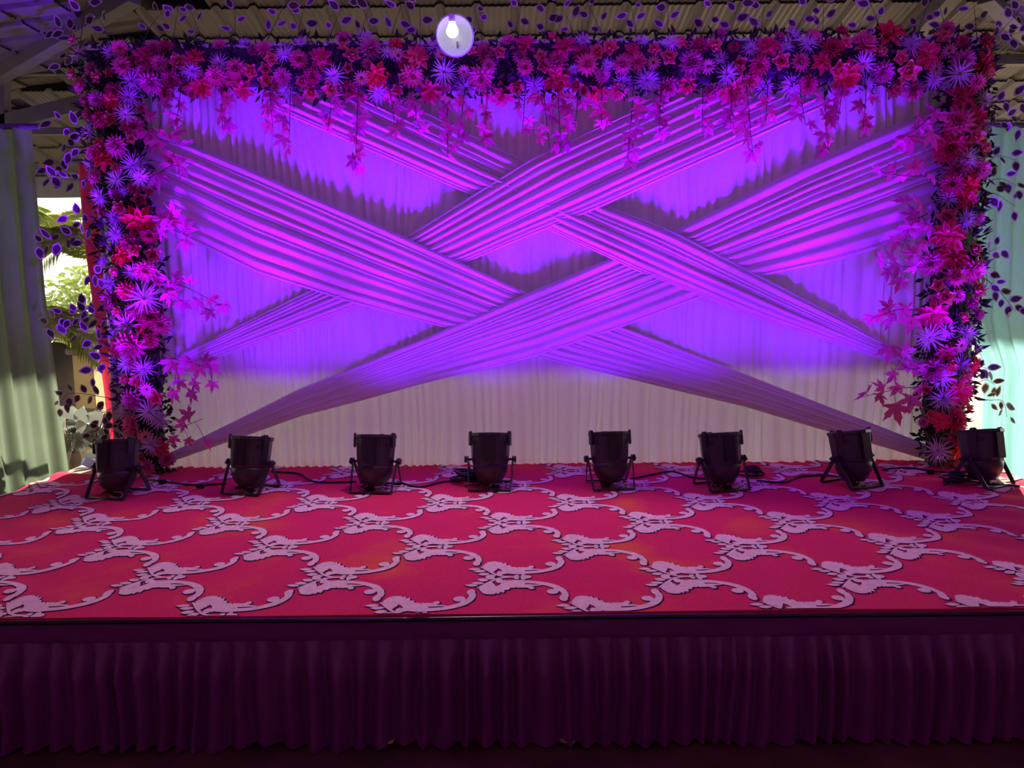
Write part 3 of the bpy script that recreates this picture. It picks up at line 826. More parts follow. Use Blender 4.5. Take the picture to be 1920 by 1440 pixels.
# foliage mass behind the blooms
def leaf_quad(b, p, d, n, L, W, mi=0):
    d = d.normalized(); s = d.cross(n).normalized() * W / 2
    m = p + d * L * .45
    b.add([p, m + s - n * L * .06, p + d * L, m - s - n * L * .06], [(0, 1, 2), (0, 2, 3)], mi)
def foliage():
    for z in 'LRT':
        root = arch[z]; b = MB(); core = MB()
        n = 2600 if z == 'T' else 1700
        for _ in range(n):
            if z == 'T':
                px = rng.uniform(170, 1820); lo, hi = polyat(TOP, px); py = rng.uniform(lo - 2, hi + 4); t = (py - (lo + hi) / 2) / ((hi - lo) / 2); out = Vector((0, 0, -t))
            else:
                py = rng.uniform(70, 892 if z == 'L' else 876); lo, hi = polyat(LEFT if z == 'L' else RIGHT, py); px = rng.uniform(lo - 3, hi + 3); t = (px - (lo + hi) / 2) / ((hi - lo) / 2); out = Vector((t, 0, 0))
            tt = min(1, abs(t)); p = at(px, py, ARCH_Y + .05 - .12 * math.sqrt(1 - tt * tt * .9) + rng.uniform(-.03, .05)) - root.location
            d = (out * .45 + Vector((rng.uniform(-1, 1), rng.uniform(-1.0, .1), rng.uniform(-1, 1))))
            leaf_quad(b, p, d, Vector((rng.uniform(-.5, .5), -1, rng.uniform(-.5, .5))).normalized(), rng.uniform(.04, .085), rng.uniform(.010, .030), 1 if rng.random() < .25 else 0)
        o = b.build('foliage', [m_leafg, m_leafg2], root); tag(o, 'dark green leaves between the flowers', kind='stuff')
        # dark core added inside so light does not leak through
        if z == 'T': stations = [(x, *polyat(TOP, x)) for x in range(190, 1811, 30)]
        else: stations = [(y, *polyat(LEFT if z == 'L' else RIGHT, y)) for y in range(95, 886 if z == 'L' else 868, 20)]
        vs = []; m = 10
        for (s, lo, hi) in stations:
            c, h = (lo + hi) / 2, (hi - lo) / 2 * .80
            for k in range(m):
                a = 2 * PI * k / m
                q = c + h * math.cos(a); Y = ARCH_Y + .07 + .09 * math.sin(a)
                p = at(s, q, Y) if z == 'T' else at(q, s, Y)
                vs.append(p - root.location + Vector((rng.uniform(-.01, .01),) * 3))
        k = len(stations)
        fs = [(i * m + j, i * m + (j + 1) % m, (i + 1) * m + (j + 1) % m, (i + 1) * m + j) for i in range(k - 1) for j in range(m)]
        fs += [tuple(range(m)), tuple(range((k - 1) * m, k * m))]
        core.add(vs, fs); core.build('light_stop_core', m_leafg, root)
foliage()

# ---- variegated leaf sprigs
def sprig_leaf_mesh():
    b = MB()
    prof = [(0, .02), (.15, .20), (.35, .30), (.6, .27), (.82, .15), (1, 0.0)]
    def outline(sc, z):
        up = [Vector((.5 + (x - .5) * (sc if sc < 1 else 1), w * sc, z)) for x, w in prof]
        dn = [Vector((p.x, -p.y, p.z)) for p in reversed(up[:-1])]
        return up + dn
    inn = outline(.74, .012); out = outline(1.0, .03)
    mid = [Vector((p.x, 0, -.012)) for p in inn]
    n = len(inn)
    b.add(inn, [tuple(range(n))], 0)
    b.add(inn + out, [(i, (i + 1) % n, n + (i + 1) % n, n + i) for i in range(n)], 1)
    me = bpy.data.meshes.new('leaf'); me.from_pydata(b.v, [], b.f)
    me.materials.append(m_varc); me.materials.append(m_varr); me.polygons.foreach_set('material_index', b.mi); me.update()
    return me
VL = sprig_leaf_mesh()
def sprig(z, pts, dens=1.0, Y0=None, name='leaf_sprig', leafpx=24):
    root = arch[z]
    Y0 = Y0 or ARCH_Y - .02
    P = [at(p[0], p[1], Y0 + rng.uniform(-.06, .06) * (i > 0)) - root.location for i, p in enumerate(pts)]
    path = smooth_path(P, 14) if len(P) > 2 else [P[0].lerp(P[1], k / 13) for k in range(14)]
    L = sum((path[i + 1] - path[i]).length for i in range(13))
    b = MB(); b.tube(path, [.0028 * (1 - .6 * k / 13) for k in range(14)], 5)
    st = b.build(name, m_stem, root)
    n = max(4, int(L / .040 * dens)); side = 1
    for k in range(n):
        u = (k + 1) / n * 12.99 * .85 + 1.9
        i = min(12, int(u)); p = path[i].lerp(path[i + 1], min(1, u - i))
        d = (path[i + 1] - path[i]).normalized(); side = -side
        nrm = Vector((rng.uniform(-.6, .6), -1, rng.uniform(-.6, .6))).normalized()
        sd = d.cross(nrm).normalized()
        ld = (d * rng.uniform(.2, .9) + sd * side * rng.uniform(.5, 1.1) + Vector((0, 0, -.15))).normalized()
        x = ld; y = nrm.cross(x).normalized(); zz = x.cross(y)
        s = leafpx * Y0 / FPX * rng.uniform(.75, 1.15)
        R = Matrix((x * s, y * s, zz * s)).transposed().to_4x4(); R.translation = p + sd * side * rng.uniform(.002, .03)
        obj('leaf', VL, st, mtx=R)
for pts in ([(165, 262), (140, 242), (100, 226)], [(168, 290), (140, 275), (110, 300), (88, 326)], [(178, 330), (140, 338), (92, 332)],
            [(190, 482), (150, 440), (110, 450), (70, 458)], [(185, 425), (162, 418), (130, 402)], [(196, 505), (172, 512), (185, 520)],
            [(215, 602), (170, 592), (120, 592), (86, 612)], [(212, 585), (185, 590), (142, 568)], [(215, 655), (185, 640), (150, 620)],
            [(220, 690), (192, 676), (168, 705)], [(228, 752), (180, 742), (130, 738), (108, 762)], [(226, 765), (200, 770), (188, 798), (172, 816)],
            [(232, 775), (214, 796), (204, 826)], [(150, 110), (130, 100), (115, 122)], [(150, 80), (130, 60), (106, 52)]):
    sprig('L', pts)
for pts in ([(1850, 196), (1880, 190), (1916, 186)], [(1850, 236), (1880, 222), (1912, 240)], [(1848, 305), (1872, 292), (1905, 300)],
            [(1845, 345), (1875, 335), (1915, 352)], [(1842, 375), (1862, 362), (1905, 388)], [(1842, 482), (1858, 470), (1876, 464)],
            [(1838, 515), (1868, 540), (1892, 568), (1904, 584)], [(1842, 500), (1850, 520), (1848, 545)], [(1822, 724), (1848, 712), (1866, 722)],
            [(1822, 742), (1852, 750), (1880, 752), (1888, 782)], [(1850, 92), (1880, 55), (1912, 22)], [(1850, 110), (1888, 70), (1918, 60)],
            [(1822, 690), (1840, 688), (1856, 694)]):
    sprig('R', pts, leafpx=23)
for k, x in enumerate(range(150, 1840, 58)):
    if 790 < x < 900: continue
    lean = rng.uniform(-45, 45)
    yb = 84 - 10 * (x - 150) / 1700
    sprig('T', [(x, yb), (x + lean * .4, yb - 36), (x + lean, yb - rng.uniform(62, 95))], dens=.62, leafpx=23)

# ---- pink maple leaf sprays
def maple_mesh():
    lobes = [(0, 1.0, .16), (52, .86, .15), (-52, .86, .15), (108, .55, .14), (-108, .55, .14)]
    pts = []
    # outline in polar form: tips with teeth, notches between
    seq = [(-150, .16), (-122, .40), (-108, .58), (-96, .36), (-82, .30), (-70, .60), (-60, .62), (-52, .90), (-44, .60), (-36, .58), (-27, .34), (-16, .66), (-10, .68), (0, 1.02)]
    full = seq + [(-a, r) for a, r in reversed(seq[:-1])]
    b = MB()
    vs = [(0, 0, .05)]
    for a, r in full:
        t = math.radians(a)
        vs.append((r * math.cos(t), r * math.sin(t), -.18 * r * r + .05 * math.sin(3 * t)))
    n = len(full)
    b.add(vs, [(0, i, i + 1) for i in range(1, n)] + [(0, n, 1)])
    me = bpy.data.meshes.new('maple_leaf'); me.from_pydata(b.v, [], b.f); me.materials.append(m_maple); me.update()
    return me
ML = maple_mesh()
def spray(z, pts, leaves, Y0=None):
    """pts: stem pixels, leaves: [(px,py,size px)]"""
    root = arch[z]; Y0 = Y0 or ARCH_Y - .10
    P = [at(p[0], p[1], Y0 - .03 * i) - root.location for i, p in enumerate(pts)]
    path = smooth_path(P, 12) if len(P) > 2 else [P[0].lerp(P[1], k / 11) for k in range(12)]
    b = MB(); b.tube(path, [.003 * (1 - .5 * k / 11) for k in range(12)], 5)
    ends = []
    for (px, py, s) in leaves:
        p = at(px, py, Y0 + rng.uniform(-.09, .03)) - root.location
        q = min(path, key=lambda w: (w - p).length)
        b.tube([q, (q + p) / 2 + Vector((0, 0, .01)), p], .0015, 4); ends.append((p, q, s))
    st = b.build('maple_spray', m_stem, root)
    for p, q, s in ends:
        x = (p - q).normalized() if (p - q).length > .01 else Vector((0, 0, -1))
        x = (x + Vector((rng.uniform(-.5, .5), 0, -.6))).normalized()
        nrm = Vector((rng.uniform(-.5, .5), -1, rng.uniform(-.2, .7))).normalized()
        y = nrm.cross(x).normalized(); zz = x.cross(y)
        sc = s * Y0 / FPX * .74
        R = Matrix((x * sc, y * sc, zz * sc)).transposed().to_4x4(); R.translation = p - x * sc * .35
        obj('maple_leaf', ML, st, mtx=R)
def cr(ox, oy, items): return [(ox + x / 4, oy + y / 4, s) for x, y, s in items]
spray('L', [(265, 250), (300, 260), (345, 275)], cr(0, 0, [(1240, 760, 34), (1130, 860, 30), (1330, 1000, 40), (1240, 1010, 42), (1390, 1060, 34), (1100, 1030, 40), (1170, 1100, 38)]))
spray('L', [(290, 330), (325, 310), (350, 320)], cr(0, 0, [(1330, 1180, 46), (1260, 1200, 36), (1350, 1290, 48), (1420, 1200, 36), (1180, 1360, 48)]))
spray('L', [(290, 400), (320, 420), (350, 440)], cr(0, 360, [(1200, 170, 40), (1290, 130, 40), (1340, 230, 42), (1200, 320, 40), (1270, 240, 44), (1430, 280, 34), (1390, 400, 34)]))
spray('L', [(300, 530), (340, 535), (410, 570)], cr(0, 360, [(1240, 650, 38), (1350, 650, 36), (1420, 660, 30), (1300, 740, 40), (1260, 800, 36), (1370, 860, 36), (1480, 850, 34), (1600, 820, 34), (1680, 880, 32), (1560, 920, 30)]))
spray('L', [(305, 670), (340, 675), (395, 690)], cr(0, 640, [(1260, 180, 40), (1330, 230, 40), (1400, 170, 36), (1480, 230, 36), (1580, 210, 48), (1570, 140, 36), (1290, 420, 40), (1450, 340, 34), (1590, 340, 28), (1430, 420, 36), (1340, 330, 34)]))
spray('L', [(305, 800), (340, 800), (380, 785)], cr(0, 640, [(1390, 540, 36), (1350, 630, 30), (1300, 750, 28), (1560, 780, 30), (1420, 760, 24)]))
spray('R', [(1750, 215), (1720, 240), (1690, 260)], cr(1440, 0, [(1290, 870, 44), (1230, 810, 40), (1120, 860, 36), (1160, 960, 40), (1060, 1080, 50), (1240, 1050, 44), (1010, 1090, 40)]))
spray('R', [(1740, 330), (1700, 330), (1660, 325)], cr(1440, 0, [(900, 1290, 40), (810, 1280, 24), (1080, 1250, 40), (1180, 1250, 36), (1020, 1330, 30), (1240, 1340, 34)]))
spray('R', [(1740, 400), (1710, 420), (1690, 470)], cr(1440, 360, [(1000, 40, 40), (1130, 80, 44), (1040, 300, 44), (1130, 270, 40), (1210, 290, 36), (1170, 410, 36), (930, 380, 36), (1060, 160, 40)]))
spray('R', [(1735, 500), (1700, 500), (1650, 490)], cr(1440, 360, [(830, 510, 40), (930, 470, 34), (970, 590, 44), (1070, 430, 40), (980, 700, 38), (900, 620, 30), (1080, 540, 40)]))
spray('R', [(1730, 585), (1690, 580), (1640, 595)], cr(1440, 360, [(890, 850, 34), (1080, 830, 44), (770, 970, 44), (920, 970, 50), (1070, 990, 46), (850, 930, 36), (1010, 900, 36)]))
spray('R', [(1725, 690), (1700, 690), (1670, 660)], cr(1440, 640, [(910, 90, 48), (1060, 70, 40), (1020, 200, 36), (1110, 220, 44), (930, 270, 36)]))
spray('R', [(1722, 725), (1680, 730), (1615, 745)], cr(1440, 640, [(830, 330, 34), (720, 390, 46), (850, 430, 34), (960, 370, 36), (970, 540, 54), (1070, 470, 46), (1140, 370, 36)]))
for (x, y1, n) in ((340, 235, 4), (415, 250, 6), (505, 245, 6), (545, 290, 6), (625, 250, 6), (672, 325, 10), (730, 255, 5), (775, 250, 5), (838, 300, 8), (872, 265, 6), (915, 270, 6),
                   (985, 250, 5), (1018, 285, 6), (1045, 285, 6), (1085, 245, 5), (1128, 240, 5), (1188, 312, 9), (1240, 260, 6), (1318, 250, 5), (1372, 245, 5), (1400, 300, 8), (1440, 235, 5), (1500, 240, 4), (1545, 290, 8), (1580, 240, 5), (1625, 250, 5)):
    ys = 168; lean = rng.uniform(-14, 14)
    lv = []
    for k in range(n):
        t = (k + .6) / n
        lv.append((x + lean * t + rng.uniform(-17, 17), lerp(ys + 8, y1, t), rng.uniform(24, 38)))
    spray('T', [(x, ys - 8), (x + lean * .5, (ys + y1) / 2), (x + lean, y1 - 6)], lv, Y0=ARCH_Y - .08)

# ------------------------------------------------------------------ stage lamps
def spot_lamp(k, px, py, yaw, label, tilt=13, power=1.0, lean=0):
    p = onz(px, py, STAGE + 0.016)
    t = thing('par_light', label, 'stage light', (p.x, p.y + 0.115, STAGE + 0.016), 'black can lights along the back of the stage')
    t.rotation_euler = (0, 0, math.radians(yaw))
    PIV = 0.160
    T = Matrix.Translation((0, 0, PIV)) @ Matrix.Rotation(-math.radians(tilt), 4, 'X') @ Matrix.Rotation(math.radians(lean), 4, 'Y')
    # barrel
    b = MB()
    b.lathe([(.100, -.030), (.107, -.010), (.110, .02), (.116, .130), (.122, .134), (.122, .150), (.116, .152), (.110, .150), (.106, .10), (.104, .09)], 12, mtx=T)
    body = b.build('barrel', m_black, t)
    for a in (-90, -30, -150):
        # twin vent slots beside the centre facet
        if a == -90: continue
        R = T @ Matrix.Rotation(math.radians(a), 4, 'Z')
        for zz in (.088, .100):
            s = MB(); s.box((0.1145, 0, zz), (.006, .050, .006)); o = s.build('vent_slot', m_black2, body)
            o.matrix_local = R
    b = MB(); R = T @ Matrix.Rotation(math.radians(-90), 4, 'Z')
    b.box((.112, 0, .060), (.014, .068, .150), bev=.004); o = b.build('front_panel', m_black2, t); o.matrix_local = R
    for a in (-20, 200, 90):
        b = MB(); b.box((.121, 0, .120), (.014, .036, .085), bev=.004); o = b.build('gel_clip', m_black, t)
        o.matrix_local = T @ Matrix.Rotation(math.radians(a), 4, 'Z')
    b = MB()
    b.lathe([(.100, -.030), (.104, -.034), (.100, -.060), (.090, -.090), (.074, -.115), (.058, -.128), (.056, -.138), (.0, -.140)], 28, mtx=T)
    b.build('rear_bowl', m_black, t, smooth=True)
    for a in range(6):
        R = Matrix.Rotation(a * PI / 3 + .3, 4, 'Z')
        b = MB(); b.box((.064, 0, -.122), (.006, .022, .010)); o = b.build('cooling_vent', m_black2, t); o.matrix_local = T @ R
    b = MB(); b.lathe([(0, .095), (.104, .095)], 24, mtx=T); b.build('lens', m_lens, t)
    b = MB()
    for r, n in ((.03, 6), (.06, 12), (.09, 18)):
        for q in range(n):
            a = 2 * PI * q / n
            b.lathe([(.010, 0), (.008, .004), (0, .005)], 8, mtx=T @ Matrix.Translation((r * math.cos(a), r * math.sin(a), .0955)))
    o = b.build('led_array', m_led, t); tag(o, 'violet light emitting dots inside the rim')
    # knobs
    for s in (-1, 1):
        b = MB()
        X = Matrix.Translation((s * .128, 0, PIV)) @ Matrix.Rotation(s * PI / 2, 4, 'Y')
        b.lathe([(0, -.02), (.007, -.02), (.007, .008), (.018, .010), (.021, .015), (.018, .022), (0, .024)], 10, mtx=X)
        b.box((0, 0, 0), (.012, .05, .012)); b.v[-8:] = [tuple(X @ (Vector(v) + Vector((0, 0, .016)))) for v in b.v[-8:]]
        b.build('tilt_knob', m_black2, t)
    # two U brackets
    for nm, yy, w in (('front_bracket', -.115, .118), ('rear_bracket', .105, .120)):
        b = MB()
        for s in (-1, 1):
            a = Vector((s * .132, 0, PIV + .012)); c = Vector((s * w, yy, .008))
            b.beam(a, c, .006, .024)
        b.beam((-w - .003, yy, .006), (w + .003, yy, .006), .022, .008)
        b.build(nm, m_black, t)
    # short lead looped under the bowl
    b = MB(); R = random.Random(k)
    for q in range(3):
        pts = []
        for i in range(16):
            a = i / 15 * PI * 1.7 + R.uniform(0, 1)
            pts.append((.045 * math.cos(a) + R.uniform(-.01, .01) + (q - 1) * .025, -.03 + .03 * math.sin(a * 1.3), .012 + .022 * abs(math.sin(a))))
        b.tube(smooth_path(pts, 40), .0045, 6)
    b.box((R.uniform(-.04, .04), -.05, .012), (.05, .022, .020), bev=.005)
    b.build('power_lead', m_rubber, t, smooth=True)
    # light
    ld = bpy.data.lights.new('lamp_beam', 'SPOT'); lo = bpy.data.objects.new('lamp_beam', ld); COL.objects.link(lo)
    ld.energy = LAMP_POWER * power; ld.color = LAMP_COLOR; ld.spot_size = math.radians(124); ld.spot_blend = 1.0; ld.shadow_soft_size = 0.03
    lo.parent = t
    beam = T @ Matrix.Translation((0, 0, .145)) @ Matrix.Rotation(-math.radians(-3), 4, 'X')
    lo.matrix_local = beam @ Matrix.Rotation(PI, 4, 'X')
    ld2 = bpy.data.lights.new('lamp_beam', 'SPOT'); lo = bpy.data.objects.new('lamp_beam', ld2); COL.objects.link(lo)
    ld2.energy = BEAM_POWER * power; ld2.color = LAMP_COLOR; ld2.spot_size = math.radians(54); ld2.spot_blend = 1.0; ld2.shadow_soft_size = 0.03
    lo.parent = t; lo.matrix_local = T @ Matrix.Translation((0, 0, .145)) @ Matrix.Rotation(math.radians(3), 4, 'X') @ Matrix.Rotation(PI, 4, 'X')
    return t
LAMPS = [(204, 937, -12, 'black can light on its bracket in front of the left flower column', 13, 1.45),
         (459, 928, -14, 'black can light turned a little, second from the left flower column', 13, 1.15),
         (699, 925, -6, 'black can light third from the left flower column, loose plug lead reaching it', 13, .9),
         (919, 921, -2, 'black can light with a dark coil of cable at its left foot', 13, .9),
         (1148, 919, 5, 'black can light right of the stage middle with pale scuffs on its facet', 13, .95),
         (1362, 922, 12, 'black can light with a small heap of cable at its right foot', 13, 1.0),
         (1612, 917, 24, 'black can light with splayed brackets, nearest to the right flower column on its inner side', 13, 1.2),
         (1862, 915, 24, 'dusty black can light in front of the teal curtain, outermost of the row', 13, .7)]
for k, (px, py, yaw, lab, tilt, pw) in enumerate(LAMPS): spot_lamp(k, px, py, yaw, lab, tilt, pw, (-5, 0, 0, 0, 0, 0, 0, 4)[k])

# ------------------------------------------------------------------ cables on the carpet
def cable(pts, label, coil=None, plug=None, r=.006):
    P = []
    for (x, y) in pts:
        q = onz(x, y, STAGE + .02); P.append(Vector((q.x, q.y, carpet_z(q.x, q.y) + r + .002)))
    b = MB(); b.tube(smooth_path(P, 12 * len(P)), r, 7)
    R = random.Random(len(label))
    if coil:
        c = onz(coil[0], coil[1], STAGE + .02)
        for q in range(coil[2]):
            rr = R.uniform(.04, .075); ox, oy = R.uniform(-.03, .03), R.uniform(-.02, .02); tl = R.uniform(-.3, .3)
            loop = [Vector((c.x + ox + rr * math.cos(a), c.y + oy + rr * .8 * math.sin(a), STAGE + .028 + q * .009 + .5 * rr * tl * math.cos(a) + .02 * abs(tl))) for a in [2 * PI * i / 24 for i in range(25)]]
            b.tube(loop, r, 6)
    o = b.build('power_cable', m_rubber, smooth=True); tag(o, label, 'cable')
    if plug:
        for (x, y) in plug:
            q = onz(x, y, STAGE + .02); m = MB(); m.box((q.x, q.y, carpet_z(q.x, q.y) + .016), (.05, .026, .024), bev=.006)
            m.build('plug', m_rubber, o)
cable([(275, 897), (330, 905), (375, 909), (425, 906)], 'black cable on the carpet between the first two can lights at the left', plug=[(305, 904), (376, 913)])
cable([(508, 884), (560, 888), (592, 903), (668, 903)], 'black cable lying in a bend on the carpet toward the third can light')
cable([(745, 903), (785, 913), (830, 904), (868, 901)], 'black cable running to the coil beside the middle can light', coil=(872, 905, 7), plug=[(852, 901)])
cable([(1184, 897), (1225, 889), (1262, 884), (1300, 895), (1345, 898)], 'black cable arching behind the stage between the fifth and sixth can lights')
cable([(1418, 902), (1470, 905), (1500, 894), (1555, 892), (1600, 902)], 'black cable from the small cable heap to the splayed can light', coil=(1408, 893, 6))
cable([(1655, 880), (1700, 878), (1750, 885), (1800, 890), (1808, 898)], 'black cable by the foot of the right flower column with inline joint', plug=[(1745, 887)])
cable([(1770, 908), (1800, 900), (1850, 909), (1912, 912)], 'black cables bunched at the foot of the dusty outermost can light', coil=(1795, 905, 6))

# ------------------------------------------------------------------ lamp on top of the arch
def top_lamp():
    c = at(856, 66, 4.62)
    t = thing('globe_lamp', 'bright white bulb in a round pale bowl on top of the garland', 'lamp', c)
    s = 4.7 / FPX
    m_bowl = mat('frosted_bowl', (0.42, 0.42, 0.47), 0.35, transl=0.25)
    m_bulb = mat('glowing_bulb', (1, 1, 1), 0.3, emit=(1.0, 0.97, 0.95), estr=9)
    prof = [(34 * s * math.sin(a), -34 * s * math.cos(a)) for a in [PI * .5 * i / 10 for i in range(11)]]
    prof += [(35.5 * s, .002), (33 * s, .002)]
    q = Vector((-.25, -.85, -.35)).normalized().to_track_quat('Z', 'Y').to_matrix().to_4x4()
    b = MB(); b.lathe(prof, 32, mtx=q @ Matrix.Translation((0, 0, .03))); b.build('bowl', m_bowl, t, smooth=True)
    bp = [(10.5 * s * math.sin(a), -10.5 * s * math.cos(a)) for a in [PI * i / 12 for i in range(9)]] + [(6 * s, 12 * s), (4.5 * s, 18 * s)]
    off = Vector((-.02, -.05, .005))
    Rm = Matrix.Translation(off) @ Matrix.Rotation(PI, 4, 'X')
    b = MB(); b.lathe(bp, 20, mtx=Matrix.Translation(off)); b.build('bulb', m_bulb, t, smooth=True)
    b = MB(); b.lathe([(5.5 * s, 15 * s), (6 * s, 19 * s), (6 * s, 28 * s), (0, 29 * s)], 14, mtx=Matrix.Translation(off)); b.build('socket', mat('white_socket', (.8, .8, .8), .4), t, smooth=True)
    b = MB(); b.tube(smooth_path([off + Vector((0, 0, 28 * s)), (0.01, .1, .13), (.02, .3, .02)], 16), .004, 6); b.build('cord', m_rubber, t, smooth=True)
    b = MB(); b.tube([(.0, .05, -.02), (.0, .16, -.12), (.0, .25, -.2)], .006, 6); b.build('bracket_arm', m_steel, t, smooth=True)
    ld = bpy.data.lights.new('bulb_light', 'SPOT'); lo = bpy.data.objects.new('bulb_light', ld); COL.objects.link(lo)
    ld.energy = BULB_POWER; ld.shadow_soft_size = .035; ld.color = (1, .87, .78); ld.spot_size = math.radians(116); ld.spot_blend = .35; lo.parent = t
    lo.matrix_local = Matrix.Translation(off + Vector((-.01, -.045, -.03))) @ Vector((-.05, -.80, -.55)).to_track_quat('-Z', 'Y').to_matrix().to_4x4()
top_lamp()

# ------------------------------------------------------------------ curtains at the sides
def curtain(name, label, m, x0, x1, Y, z0, z1, folds, amp, seed, edge0=None, edge1=None, rail=True):
    t = thing(name, label, 'curtain', ((x0 + x1) / 2, Y, z0))
    R = random.Random(seed); ph = [R.uniform(0, 6.28) for _ in range(4)]
    b = MB(); nx = 160; nz = 24
    def fn(u, v):
        z = lerp(z0, z1, v)
        a = x0 + (edge0(z) if edge0 else 0); c = x1 + (edge1(z) if edge1 else 0)
        x = lerp(a, c, u)
        w = math.sin(u * folds * 2 * PI + ph[0] + .5 * math.sin(v * 2 + ph[1])) + .5 * math.sin(u * folds * 3.3 * PI + ph[2] + v)
        s = abs(w) ** .8 * (1 if w > 0 else -1)
        return (x - t.location.x, amp * s * (0.6 + .4 * (1 - v)), z - z0)
    vs, fs = grid(nx, nz, fn); b.add(vs, fs); b.build('cloth', m, t, smooth=True)
    if rail:
        b = MB(); b.tube([(x0 - t.location.x - .05, 0, z1 - z0 + .01), (x1 - t.location.x + .05, 0, z1 - z0 + .01)], .018, 8); b.build('rail', m_steel, t, smooth=True)
    return t
gz1 = at(50, 240, 4.95).z
curtain('green_curtain', 'dark green curtain hanging beside the garden opening', m_green, at(-120, 600, 4.95).x, at(88, 600, 4.95).x, 4.95, .02, gz1, 5, .035, 4,
        edge1=lambda z: -.005 + .05 * max(0, (1.6 - z)))
curtain('teal_curtain', 'pale teal curtain hanging beside the right flower column', m_teal, at(1813, 500, 5.25).x, at(2080, 500, 5.25).x, 5.25, .02, at(1880, 238, 5.25).z, 7, .03, 6,
        edge0=lambda z: .155 * min(1, max(0, (1.36 - z) / .3)) + .01 * math.sin(z * 5))
curtain('red_drape', 'brick red drape hanging behind the left flower column', m_red, at(158, 500, 5.18).x, at(262, 500, 5.18).x, 5.18, .03, at(190, 306, 5.18).z, 3, .025, 9,
        edge0=lambda z: .06 * max(0, 2.0 - z), edge1=lambda z: .08 * max(0, 1.6 - z))

# ------------------------------------------------------------------ garden seen through the left opening
m_frond = mat('palm_frond', (0.22, 0.27, 0.06), 0.45, transl=0.35, objvar=.35, tcol=(.26, .32, .06))
m_frond2 = mat('grey_green_frond', (0.20, 0.21, 0.15), 0.5, transl=0.15, objvar=.3)
m_bark = mat('palm_bark', (0.22, 0.17, 0.12), 0.9, var=.3, vscale=12)
m_broad = mat('broad_grey_leaf', (0.40, 0.45, 0.40), 0.5, transl=.15, objvar=.2)
m_pale = mat('pale_stem', (0.48, 0.42, 0.36), 0.7)
def frond(root, base, tip, sag, L, n, m, name='frond', W=.02):
    b = MB(); base, tip = Vector(base), Vector(tip)
    mid = (base + tip) / 2 + Vector((0, 0, sag))
    path = smooth_path([base, mid, tip], 20)
    b.tube(path, [.008 * (1 - .7 * k / 19) for k in range(20)], 5)
    for k in range(n):
        u = .12 + .88 * k / n; i = min(18, int(u * 19)); p = path[i].lerp(path[i + 1], u * 19 - i)
        d = (path[i + 1] - path[i]).normalized()
        s = d.cross(Vector((0, 0, 1)))
        if s.length < .05: s = Vector((1, 0, 0))
        s.normalize()
        l = L * math.sin(PI * min(1, u * .8 + .18)) * rng.uniform(.85, 1.1)
        for sd in (-1, 1):
            ld = (s * sd * .8 + d * .75 + Vector((0, 0, -.05))).normalized()
            q = p + ld * l * .55; e = p + ld * l + Vector((0, 0, -.22 * l)); w = Vector((0, 0, 1)).cross(ld).normalized() * W / 2
            b.add([p, q + w, e, q - w], [(0, 1, 2), (0, 2, 3)])
    return b.build(name, m, root)
def palm(x, y, h, nf, L, m, label, crown=None, leafL=.3, lean=(0, 0), z_tip=-.2, group=None, n=26):
    t = thing('palm', label, 'palm', (x, y, 0), group)
    b = MB(); top = Vector((lean[0], lean[1], h))
    b.tube(smooth_path([(0, 0, 0), top * .5 + Vector((.03, 0, 0)), top], 12), [.07 - .02 * k / 11 for k in range(12)] if h > .6 else .05, 10); b.build('trunk', m_bark, t, smooth=True)
    for k in range(nf):
        a = 2 * PI * k / nf + rng.uniform(-.25, .25); l = L * rng.uniform(.8, 1.15)
        tip = top + Vector((math.cos(a) * l, math.sin(a) * l, l * rng.uniform(z_tip, z_tip + .5)))
        frond(t, top, tip, l * .28, leafL, n, m)
    return t
p = at(112, 560, 6.6); palm(p.x - .35, 6.6, 1.25, 13, .95, m_frond, 'sunlit palm with long arching fronds close behind the garden opening', leafL=.34, z_tip=-.35, n=32)
p = at(140, 420, 7.6); palm(p.x + .35, 7.5, 1.9, 12, 1.0, m_frond, 'taller palm behind, its crown below the eave', leafL=.34, z_tip=-.3, n=30)
p = at(95, 470, 8.5); palm(p.x - .3, 8.6, 2.2, 12, 1.1, m_frond, 'far palm at the back of the garden with trunk hidden by fronds', leafL=.35, z_tip=-.3, n=28)
p = at(120, 740, 5.75); palm(p.x, 5.8, .42, 13, .48, m_frond2, 'low grey green feathery palm near the stage corner', leafL=.17, z_tip=0.1, n=22)
p = at(170, 760, 6.1); palm(p.x, 6.15, .36, 11, .45, m_frond2, 'low feathery palm in front of the yellow post', leafL=.16, z_tip=.1, n=20)

def column():
    p = at(166, 700, 6.5)
    t = thing('yellow_post', 'yellow square post standing in the garden behind the red drape', 'column', (p.x, 6.5, 0))
    m = mat('yellow_plaster', (0.62, 0.50, 0.22), .7, var=.15, vscale=5); mg = mat('grey_plaster', (.3, .28, .26), .8, var=.2, vscale=6)
    zt = at(166, 662, 6.5).z
    b = MB(); b.box((0, 0, zt / 2), (.17, .17, zt), bev=.012); b.build('shaft', m, t)
    b = MB(); b.box((0, 0, .09), (.26, .26, .18), bev=.012); b.build('plinth', mg, t)
    b = MB(); b.box((0, 0, zt + .02), (.24, .24, .05), bev=.008); b.build('cap', mg, t)
    z2 = zt + .046
    t2 = thing('flower_pot', 'grey pot standing on the yellow post', 'pot', (p.x - .02, 6.5, z2))
    b = MB(); b.lathe([(0, 0), (.075, 0), (.10, .14), (.115, .145), (.115, .17), (.10, .17), (.095, .15), (0, .145)], 18); b.build('pot', mg, t2, smooth=False)
    for k in range(8):
        a = k * .8
        frond(t2, (0, 0, .15), (math.cos(a) * .25, math.sin(a) * .25, .30 + .1 * rng.random()), .06, .12, 14, m_frond, 'frond', .014)
column()
